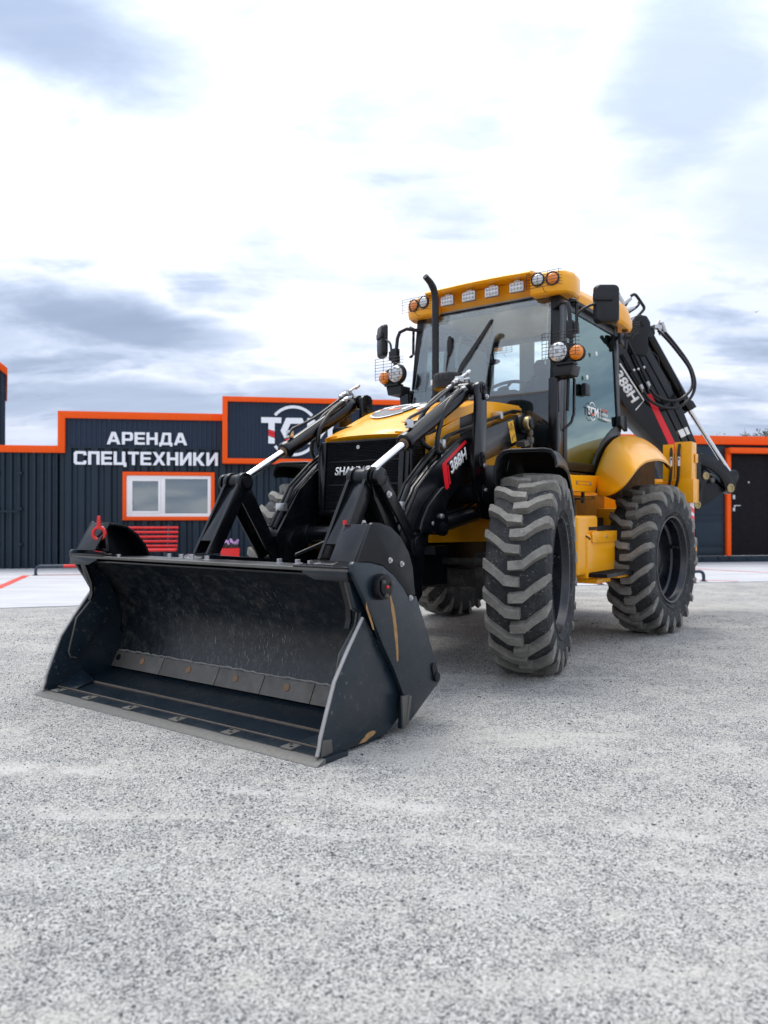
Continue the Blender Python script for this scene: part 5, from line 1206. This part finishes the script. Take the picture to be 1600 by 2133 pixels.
# LED work lights
for u in (-.345, -.113, .124, .371):
    w = MB(); z = 3.133; w.box((u - .068, 3.5520, z - .045), (u + .068, 3.5900, z + .045)); w.box((u - .02, 3.5900, z + .01), (u + .02, 3.6400, z + .05)); w.box((u - .03, 3.5600, z + .046), (u + .03, 3.5850, z + .062))
    lb_ = w.build('work_light', M['zinc'], roof, bevel=.006)
    w = MB(); w.box((u - .06, 3.5460, z - .037), (u + .06, 3.5515, z + .037)); w.build('light_glass', M['lens'], lb_, bevel=.002)
    w = MB()
    for i in range(4):
        for j in range(2): w.lathe([(.0135, 0), (.0115, .004), (.006, .002), (.005, .005), (.001, .006)], (u - .045 + .03 * i, 3.5460, z - .018 + .036 * j), (0, -1, 0), 12)
    w.build('led_lenses', M['lensdark'], lb_)
# round lamps on the roof corners with wire guards
def guard(b, c, hw, hh, nx, nz, r=.0023, yoff=-.05, bend=.03):
    cx, cy, cz = c
    for i in range(nz + 1):
        z = cz - hh + 2 * hh * i / nz; b.tube([(cx - hw, cy + bend, z), (cx - hw + .02, cy, z), (cx + hw - .02, cy, z), (cx + hw, cy + bend, z)], r, 5)
    for i in range(nx + 1):
        x = cx - hw + .02 + (2 * hw - .04) * i / nx; b.tube([(x, cy - .002, cz - hh), (x, cy - .002, cz + hh)], r, 5)
    b.tube([(cx, cy, cz - hh), (cx, cy + .03, cz - hh - .03), (cx, cy + .08, cz - hh - .03)], r, 5)
nf = Vector((.14, -1, 0)).normalized()
both(lambda b: b.lathe([(.060, 0), (.060, .018), (.052, .02), (.050, .012)], (.585, 3.538, 3.150), nf, 24, True, True), 'marker_lamp', M['darkplastic'], roof)
both(lambda b: b.lathe([(.050, 0), (.047, .010), (.03, .018), (.0, .021)], Vector((.585, 3.538, 3.150)) + nf * .010, nf, 24), 'marker_lens', M['lens'], roof, smooth=60)
both(lambda b: b.lathe([(.060, 0), (.060, .018), (.052, .02), (.050, .012)], (.712, 3.556, 3.142), nf, 24, True, True), 'marker_lamp', M['darkplastic'], roof)
both(lambda b: b.lathe([(.050, 0), (.047, .010), (.03, .018), (.0, .021)], Vector((.712, 3.556, 3.142)) + nf * .010, nf, 24), 'marker_lens', M['amber'], roof, smooth=60)
both(lambda b: guard(b, (.655, 3.475, 3.128), .165, .062, 3, 5), 'lamp_guard', M['darkplastic'], roof)
both(lambda b: guard(b, (.74, 5.45, 3.08), .13, .06, 3, 5, bend=-.03), 'lamp_guard', M['darkplastic'], roof)

# ---- headlamp clusters and mirrors on the front pillars
def cluster(b):
    b.lathe([(.085, 0), (.098, .02), (.098, .05), (.085, .065), (.06, .10), (.03, .12)], (.825, 3.40, 2.475), (0, 1, 0), 32)
    b.lathe([(.062, .0), (.070, .03), (.06, .06), (.02, .10)], (.975, 3.425, 2.455), (.0, 1, 0), 24)
    b.extr([(.82, 3.42, 2.575), (.99, 3.44, 2.515), (.99, 3.44, 2.40), (.82, 3.42, 2.385)], (0, .07, 0))
    b.box((.80, 3.40, 2.365), (.96, 3.50, 2.385)); b.extr([(.775, 3.42, 2.28), (.93, 3.42, 2.28), (.95, 3.42, 2.362), (.775, 3.42, 2.362)], (0, .16, 0))
    b.tube([(.90, 3.55, 2.30), (.80, 3.58, 2.30), (.70, 3.58, 2.31)], .030, 10)
both(cluster, 'headlamp', M['darkplastic'], ROOT, bevel=.004, smooth=40)
both(lambda b: b.lathe([(.080, 0), (.077, .012), (.05, .022), (.0, .026)], (.825, 3.402, 2.475), (0, -1, 0), 32), 'headlamp_lens', M['lens'], ROOT, smooth=60)
def leds(b):
    for i in range(8):
        a = 2 * math.pi * i / 8; rr_ = .052; b.lathe([(.016, 0), (.012, .005), (.005, .003), (.004, .007), (.001, .008)], (.825 + rr_ * math.cos(a), 3.384, 2.475 + rr_ * math.sin(a)), (0, -1, 0), 12)
    b.lathe([(.016, 0), (.012, .005), (.005, .003), (.004, .007)], (.825, 3.377, 2.475), (0, -1, 0), 12)
M['lensmid'] = mat('led_reflector', (.62, .63, .65), .25, metal=.3, var=.3, vscale=60)
both(leds, 'headlamp_leds', M['lensdark'], ROOT)
both(lambda b: b.lathe([(.062, -.05), (.063, -.012), (.058, .012), (.04, .026), (.0, .032)], (.975, 3.425, 2.455), (0, -1, 0), 28), 'indicator_lens', M['amber'], ROOT, smooth=60)
both(lambda b: guard(b, (.865, 3.325, 2.52), .165, .10, 3, 7), 'headlamp_guard', M['darkplastic'], ROOT)
both(lambda b: (b.tube([(.68, 3.64, 2.91), (.80, 3.55, 2.93), (.86, 3.52, 2.90), (.88, 3.51, 2.84), (.90, 3.50, 2.60), (.905, 3.50, 2.32)], .018, 10), b.tube([(.86, 3.54, 2.32), (.845, 3.55, 2.0)], .014, 8), b.box((.865, 3.47, 2.60), (.925, 3.53, 2.74)), b.box((.925, 3.48, 2.63), (.965, 3.52, 2.72))), 'lamp_post', M['darkplastic'], ROOT, bevel=.004)
both(lambda b: b.tube([(.945, 3.50, 2.68), (.95, 3.50, 2.76), (.97, 3.51, 2.81), (1.03, 3.54, 2.85), (1.10, 3.58, 2.875), (1.14, 3.60, 2.88)], .011, 8, 3), 'mirror_arm', M['darkplastic'], ROOT)
def mirror(b):
    c = Vector((1.15, 3.64, 2.87)); n_ = Vector((.60, -.80, 0)).normalized(); e = Vector((.80, .60, 0)).normalized()
    def rr(w_, h_, d):
        pts = []
        for sx_, sz_, a0 in ((1, 1, 0), (-1, 1, 90), (-1, -1, 180), (1, -1, 270)):
            for k in range(5):
                a = R(a0 + 22.5 * k); pts.append(c + e * (sx_ * (w_ - .042) + .042 * math.cos(a)) + Vector((0, 0, sz_ * (h_ - .042) + .042 * math.sin(a))) - n_ * d)
        return pts
    b.loft([rr(.075, .132, -.042), rr(.092, .150, -.036), rr(.104, .161, -.01), rr(.106, .163, .02)])
    b.loft([[c + e * x + Vector((0, 0, z)) - n_ * d for x, z in ((-.125, .02), (.04, .02), (.04, .075), (-.125, .075))] for d in (-.060, -.036)])
both(mirror, 'mirror', M['darkplastic'], ROOT, bevel=.003, smooth=45)
both(lambda b: (b.tube([(.73, 5.1, 2.93), (.86, 5.14, 2.92), (.9, 5.16, 2.99)], .02, 8)), 'rear_bracket', M['darkplastic'], ROOT)
both(lambda b: b.pu([(4.30, 1.5), (5.05, 1.5), (5.05, 1.99), (4.80, 1.93), (4.56, 1.81), (4.40, 1.68)], .69, .712), 'cab_side_panel', M['seat'], ROOT, bevel=.004)
both(lambda b: b.extr([(.40, 3.50, 1.52), (.70, 3.50, 1.52), (.70, 3.535, 1.98), (.40, 3.535, 2.02)], (0, .03, 0)), 'footwell_panel', M['seat'], ROOT, bevel=.004)
both(lambda b: b.box((.715, 3.45, 1.50), (.80, 3.53, 2.28)), 'corner_trim', K_, ROOT, bevel=.012)

# ---- rear frame, stabilisers
w = MB(); w.box((-1.0, 6.14, .75), (1.0, 6.30, 1.50)); w.box((-.5, 5.7, .8), (.5, 6.14, 1.2)); w.build('rear_crossframe', Y_, ROOT, bevel=.012)
both(lambda b: (b.box((1.015, 6.10, 1.26), (1.195, 6.30, 1.925)), b.box((.995, 6.085, 1.262), (1.215, 6.32, 1.52)), b.box((.90, 6.06, 1.50), (1.014, 6.085, 1.90)), b.box((1.20, 6.2, 1.70), (1.212, 6.3, 1.80))), 'stabilizer', Y_, ROOT, bevel=.010)
both(lambda b: (b.box((1.035, 6.12, .84), (1.175, 6.28, 1.262)),), 'stabilizer_leg', M['white'], ROOT, bevel=.004)
def zebra(b):
    for i in range(5):
        z = .85 + i * .085
        b.extr([(1.036, 6.1195, z + .075), (1.036, 6.1195, z + .12), (1.174, 6.1195, z + .035), (1.174, 6.1195, z - .01)], (0, -.0012, 0))
        b.extr([(1.1755, 6.12, z - .01), (1.1755, 6.12, z + .035), (1.1755, 6.28, z - .06 + .06), (1.1755, 6.28, z - .05)], (.0012, 0, 0))
both(zebra, 'red_stripes', M['redpaint2'], ROOT, smooth=0)
both(lambda b: (b.box((1.00, 6.10, .56), (1.20, 6.30, .84)), b.box((1.03, 6.12, .46), (1.17, 6.28, .56))), 'stabilizer_foot', Y_, ROOT, bevel=.012)
both(lambda b: b.cyl((1.20, 6.2, .70), (1.215, 6.2, .70), .035, n=14), 'foot_pin', M['satin'], ROOT)
def shose(b):
    for u in (.99, 1.07): b.tube([(u, 6.09, 1.90), (u, 6.055, 1.80), (u, 6.05, 1.62), (u - .02, 6.05, 1.46), (u - .10, 6.08, 1.36), (u - .22, 6.12, 1.30)], .016, 8, 3)
both(shose, 'stabilizer_hose', M['hose'], ROOT)
def sfit(b):
    for u in (.99, 1.07): b.cyl((u, 6.052, 1.66), (u, 6.054, 1.76), .019, n=8); b.box((u - .02, 6.06, 1.78), (u + .02, 6.095, 1.82))
both(sfit, 'stabilizer_fitting', M['zinc'], ROOT)
both(lambda b: b.cyl((.82, 6.11, 1.42), (.82, 6.14, 1.42), .045, n=18), 'frame_hole', M['darkplastic'], ROOT)

# ---- backhoe (slewed to the left): own frame r outwards, w sideways, z up
BS = R(35); BM = Matrix(((math.cos(BS), math.sin(BS), 0, .70), (-math.sin(BS), math.cos(BS), 0, 6.60), (0, 0, 1, 0), (0, 0, 0, 1)))
def bh(name, fn, mats, bevel=.006, smooth=40, parent=ROOT):
    b = MB(); fn(b); return b.build(name, mats, parent, bevel=bevel, smooth=smooth, xf=BM)
def pr(b, poly, w0, w1): b.extr([(w0, r, z) for r, z in poly], (w1 - w0, 0, 0))
bh('kingpost', lambda b: (b.cyl((-.13, .0, .85), (-.13, .0, 1.55), .13, n=24), pr(b, [(.0, .95), (.35, 1.0), (.45, 1.25), (.35, 1.5), (0, 1.5)], -.22, -.04)), Y_)
bm_ = [(-.62, 2.95), (-.56, 3.15), (-.33, 3.44), (-.27, 3.465), (-.17, 3.46), (-.125, 3.39), (-.115, 3.30), (-.155, 3.22), (-.15, 3.12), (-.09, 3.02), (.12, 2.72), (.36, 2.35), (.60, 1.86), (.62, 1.45), (.42, 1.15), (.28, 1.2), (.16, 1.65), (.04, 1.92), (-.18, 2.10), (-.43, 2.31), (-.60, 2.60)]
bh('boom', lambda b: pr(b, bm_, -.24, 0), K_, .010)
bh('boom_gusset', lambda b: (pr(b, [(-.50, 3.2), (-.33, 3.43), (-.27, 3.452), (-.18, 3.447), (-.135, 3.385), (-.125, 3.30), (-.165, 3.22), (-.16, 3.05), (-.20, 2.98), (-.42, 3.0)], .0005, .02)), M['satin'], .006)
def boomlines(b):
    b.tube([(.004, -.42, 3.24), (.004, -.20, 2.85), (.004, .10, 2.38), (.004, .36, 1.95)], .008, 6); b.tube([(.004, -.40, 3.30), (.004, -.16, 2.95), (.004, .18, 2.45), (.004, .50, 1.90)], .006, 6)
bh('boom_seam', boomlines, M['satin'], 0)
bh('boom_stripe', lambda b: pr(b, [(-.19, 2.535), (-.112, 2.548), (.215, 2.0), (.26, 1.85), (.17, 1.85), (.124, 1.98)], .0005, .003), M['redpaint2'], 0, 0)
bh('data_plate', lambda b: pr(b, [(.245, 2.119), (.40, 2.18), (.445, 2.099), (.30, 2.039)], .0005, .003), M['white'], 0, 0)
def pinh(b):
    b.cyl((.02, -.235, 3.355), (.028, -.235, 3.355), .035, n=20)
bh('boom_pin', pinh, M['satin'], .002)
def framebox(b):
    for p in ([(-.55, 2.87), (-.535, 2.88), (-.205, 2.47), (-.22, 2.46)], [(-.205, 2.47), (-.22, 2.46), (-.335, 2.35), (-.32, 2.345)]): pr(b, p, .0005, .0025)
bh('number_frame', framebox, M['white'], 0, 0)
dxy = Vector((-.205 + .535, 0, 2.47 - 2.88)).normalized()
D3 = BM.to_3x3()
tx = D3 @ Vector((0, dxy.x, dxy.z)); ty = D3 @ Vector((0, -dxy.z, dxy.x))
o_ = BM @ Vector((.0007, -.635, 2.735))
text_obj('388H', 'number_lettering', M['white'], ROOT, o_, tx, ty, .42, .13, .002, .035, .1)
def bpipes(b):
    b.tube([(.03, -.50, 3.20), (.035, -.30, 2.86), (.035, -.175, 2.645)], .016, 8); b.tube([(.03, -.53, 2.98), (.035, -.40, 2.78), (.035, -.27, 2.60)], .014, 8)
bh('boom_pipe', bpipes, M['satin'], 0)
def bclamp(b):
    for r, z in ((-.38, 2.80), (-.32, 2.815), (-.24, 2.84)): b.ball((.04, r, z), .018)
    for r, z in ((-.17, 2.635), (-.265, 2.595)): b.cyl((.035, r - .025, z + .045), (.035, r + .02, z - .035), .022, n=8)
bh('pipe_fitting', bclamp, M['zinc'], 0)
def bhose(b):
    b.tube([(.04, -.165, 2.63), (.05, -.10, 2.53), (.07, .05, 2.47), (.09, .20, 2.475), (.10, .33, 2.56), (.10, .40, 2.68), (.08, .37, 2.86), (.05, .25, 3.03), (.03, .10, 3.19), (.0, -.01, 3.30)], .018, 8, 5)
    b.tube([(.04, -.26, 2.59), (.05, -.18, 2.47), (.07, -.02, 2.39), (.09, .17, 2.385), (.10, .33, 2.47), (.10, .42, 2.60), (.08, .44, 2.75), (.05, .38, 2.93), (.02, .22, 3.14), (-.02, .06, 3.33)], .018, 8, 5)
    b.tube([(-.04, -.06, 3.05), (-.02, .0, 2.98), (-.02, .02, 2.85), (-.04, .02, 2.75)], .010, 6, 4); b.tube([(-.04, .10, 2.72), (-.02, .16, 2.70), (-.02, .17, 2.62), (-.04, .14, 2.58)], .010, 6, 4)
bh('backhoe_hose', bhose, M['hose'], 0)
def topf(b):
    for r, z in ((.0, 3.31), (.06, 3.35)): b.cyl((-.0, r - .02, z + .05), (0, r + .03, z - .06), .022, n=8)
    b.box((-.06, -.07, 3.32), (.02, .03, 3.36)); b.cyl((-.02, -.03, 3.33), (-.02, .02, 3.42), .022, n=8); b.cyl((-.05, .0, 3.36), (-.05, .07, 3.40), .025, n=8)
bh('dipper_fitting', topf, M['zinc'], 0)
def toptube(b):
    b.tube([(-.08, -.50, 3.46), (-.06, -.43, 3.56), (-.05, -.37, 3.66), (-.05, -.33, 3.70), (-.05, -.28, 3.70), (-.05, -.19, 3.60), (-.05, -.17, 3.57), (-.06, -.18, 3.53), (-.08, -.30, 3.41)], .018, 8, 3)
    b.tube([(-.05, -.42, 3.47), (-.03, -.30, 3.55), (-.03, -.26, 3.59), (-.04, -.25, 3.62)], .016, 8, 3)
    b.tube([(-.10, -.60, 3.74), (-.08, -.54, 3.74), (-.07, -.50, 3.68)], .022, 8, 3)
bh('top_hose', toptube, M['hose'], 0)
def topz(b):
    b.cyl((-.07, -.51, 3.69), (-.06, -.45, 3.60), .024, n=8); b.cyl((-.06, -.46, 3.58), (-.05, -.36, 3.66), .028, n=8); b.cyl((-.05, -.44, 3.50), (-.04, -.32, 3.545), .026, n=8)
bh('top_fitting', topz, M['zinc'], 0)
# dipper ram
P0 = Vector((-.10, -.09, 3.28)); P1 = Vector((-.10, .50, 2.43)); P2 = Vector((-.10, 1.115, 1.66))
bh('ram_barrel', lambda b: (b.cyl(P0, P1, .062, n=22), b.cyl(P0 + Vector((-.07, 0, 0)), P0 + Vector((.07, 0, 0)), .06, n=18)), K_, 0)
bh('ram_guard', lambda b: pr(b, [(.10, 3.05), (.14, 3.06), (.60, 2.46), (.60, 2.42), (.50, 2.36), (.44, 2.40), (.46, 2.50)], -.15, -.165), K_, .006)
bh('ram_block', lambda b: pr(b, [(.36, 2.56), (.52, 2.50), (.575, 2.43), (.47, 2.375), (.40, 2.45)], -.165, -.03), K_, .010)
bh('ram_rod', lambda b: b.cyl(P1, P2, .030, n=18), M['chrome'], 0)
# dipper head, links and folded bucket
bh('dipper', lambda b: pr(b, [(.16, 2.60), (.30, 2.62), (.62, 2.02), (.72, 1.80), (1.05, 1.50), (1.0, 1.38), (.52, 1.10), (.40, 1.5), (.50, 1.80)], -.22, -.14), M['satin'], .010)
bh('dipper_pipe', lambda b: (b.tube([(-.13, .43, 2.36), (-.12, .58, 2.06), (-.11, .68, 1.87)], .022, 8), b.tube([(-.13, .36, 2.36), (-.12, .52, 2.02), (-.11, .62, 1.85)], .018, 8)), M['satin'], 0)
def tl(b): pr(b, sm([(.50, 1.90), (.545, 1.875), (.66, 1.87), (.80, 1.835), (.93, 1.775), (1.04, 1.69), (1.10, 1.60), (1.125, 1.50), (1.11, 1.44), (1.06, 1.405), (1.0, 1.43), (.96, 1.53), (.88, 1.62), (.74, 1.70), (.60, 1.74), (.50, 1.75)], 2), -.05, -.02)
bh('tipping_link', tl, K_, .006)
bh('bucket_lug', lambda b: (pr(b, sm([(1.04, 1.69), (1.11, 1.675), (1.19, 1.685), (1.235, 1.65), (1.245, 1.59), (1.20, 1.52), (1.19, 1.44), (1.13, 1.39), (1.05, 1.41), (1.05, 1.50), (1.08, 1.60)], 2), -.14, -.07), pr(b, sm([(1.06, 1.67), (1.13, 1.685), (1.21, 1.695), (1.255, 1.66), (1.265, 1.60), (1.22, 1.53), (1.21, 1.45), (1.15, 1.40), (1.07, 1.42)], 2), -.20, -.17)), K_, .006)
bh('side_link', lambda b: pr(b, sm([(.50, 1.22), (.535, 1.33), (.57, 1.45), (.60, 1.55), (.63, 1.645), (.67, 1.665), (.72, 1.64), (.74, 1.60), (.72, 1.555), (.665, 1.50), (.63, 1.42), (.62, 1.30), (.58, 1.20), (.53, 1.17)], 2), -.03, .0), K_, .005)
bh('backhoe_bucket', lambda b: (pr(b, [(.45, 1.45), (.60, 1.58), (.80, 1.56), (1.04, 1.43), (.80, 1.29), (.62, 1.21), (.50, 1.09), (.44, 1.15)], -.40, -.06),), M['satin'], .012)
def pins2(b):
    for r, z, q_ in ((.545, 1.82, .045), (.668, 1.60, .045), (1.058, 1.458, .052), (.545, 1.25, .045)): b.lathe([(q_, 0), (q_, .012), (q_ * .62, .012), (q_ * .62, .004), (q_ * .2, .004)], (-.018 if r != .668 and z != 1.25 else .002, r, z), (1, 0, 0), 22)
bh('link_pin', pins2, M['brass'], 0)
bh('link_bush', lambda b: (b.cyl((-.06, .80, 1.55), (-.02, .80, 1.55), .03, n=14), b.tube([(-.05, .70, 1.62), (-.05, .80, 1.62), (-.05, .86, 1.58)], .014, 8, 3)), M['steel'], 0)

# ---- hang small pieces on the part they belong to
OWN = {'headlamp': 'headlamp_lens headlamp_leds indicator_lens headlamp_guard', 'mirror': 'mirror_arm', 'tilt_cylinder': 'tilt_rod rod_seal rod_eye cylinder_pipe valve_block hose_fitting',
       'loader_arm': 'arm_rim red_stripe warning_label pictogram arm_pipe arm_boss pivot_hub pivot_pin grease_line pipe_clamp cylinder_lug lug_pin', 'tilt_lever': 'pin_retainer lever_pin',
       'battery_box': 'box_lid lid_lock lid_seal', 'fuel_tank': 'filler_neck filler_cap tank_label', 'cowl': 'grille_panel grille_frame grille_latch name_lettering side_grille side_louvre',
       'tilt_bracket': 'bracket_pin pin_ring tilt_link', 'stabilizer': 'stabilizer_leg red_stripes stabilizer_foot foot_pin stabilizer_hose stabilizer_fitting', 'front_axle': 'front_differential steering_rod rod_gland steering_boot steering_knuckle',
       'boom': 'boom_gusset boom_seam boom_stripe data_plate boom_pin number_frame boom_pipe pipe_fitting top_hose top_fitting', 'ram_barrel': 'ram_guard ram_block ram_rod', 'windshield': 'glass_seam', 'door_sill': 'sill_groove sill_screw',
       'exhaust_stack': '', 'air_precleaner': 'intake_label'}
def centre(o):
    n = len(o.data.vertices); a = np.empty(n * 3); o.data.vertices.foreach_get('co', a); return a.reshape(-1, 3).mean(0)
kids = [o for o in ROOT.children if o.type == 'MESH']
base = lambda o: o.name.split('.')[0]
for par, names in OWN.items():
    ps = [(o, centre(o)) for o in kids if base(o) == par]
    for o in kids:
        if base(o) in names.split() and ps:
            c = centre(o); o.parent = min(ps, key=lambda p: float(np.sum((p[1] - c) ** 2)))[0]
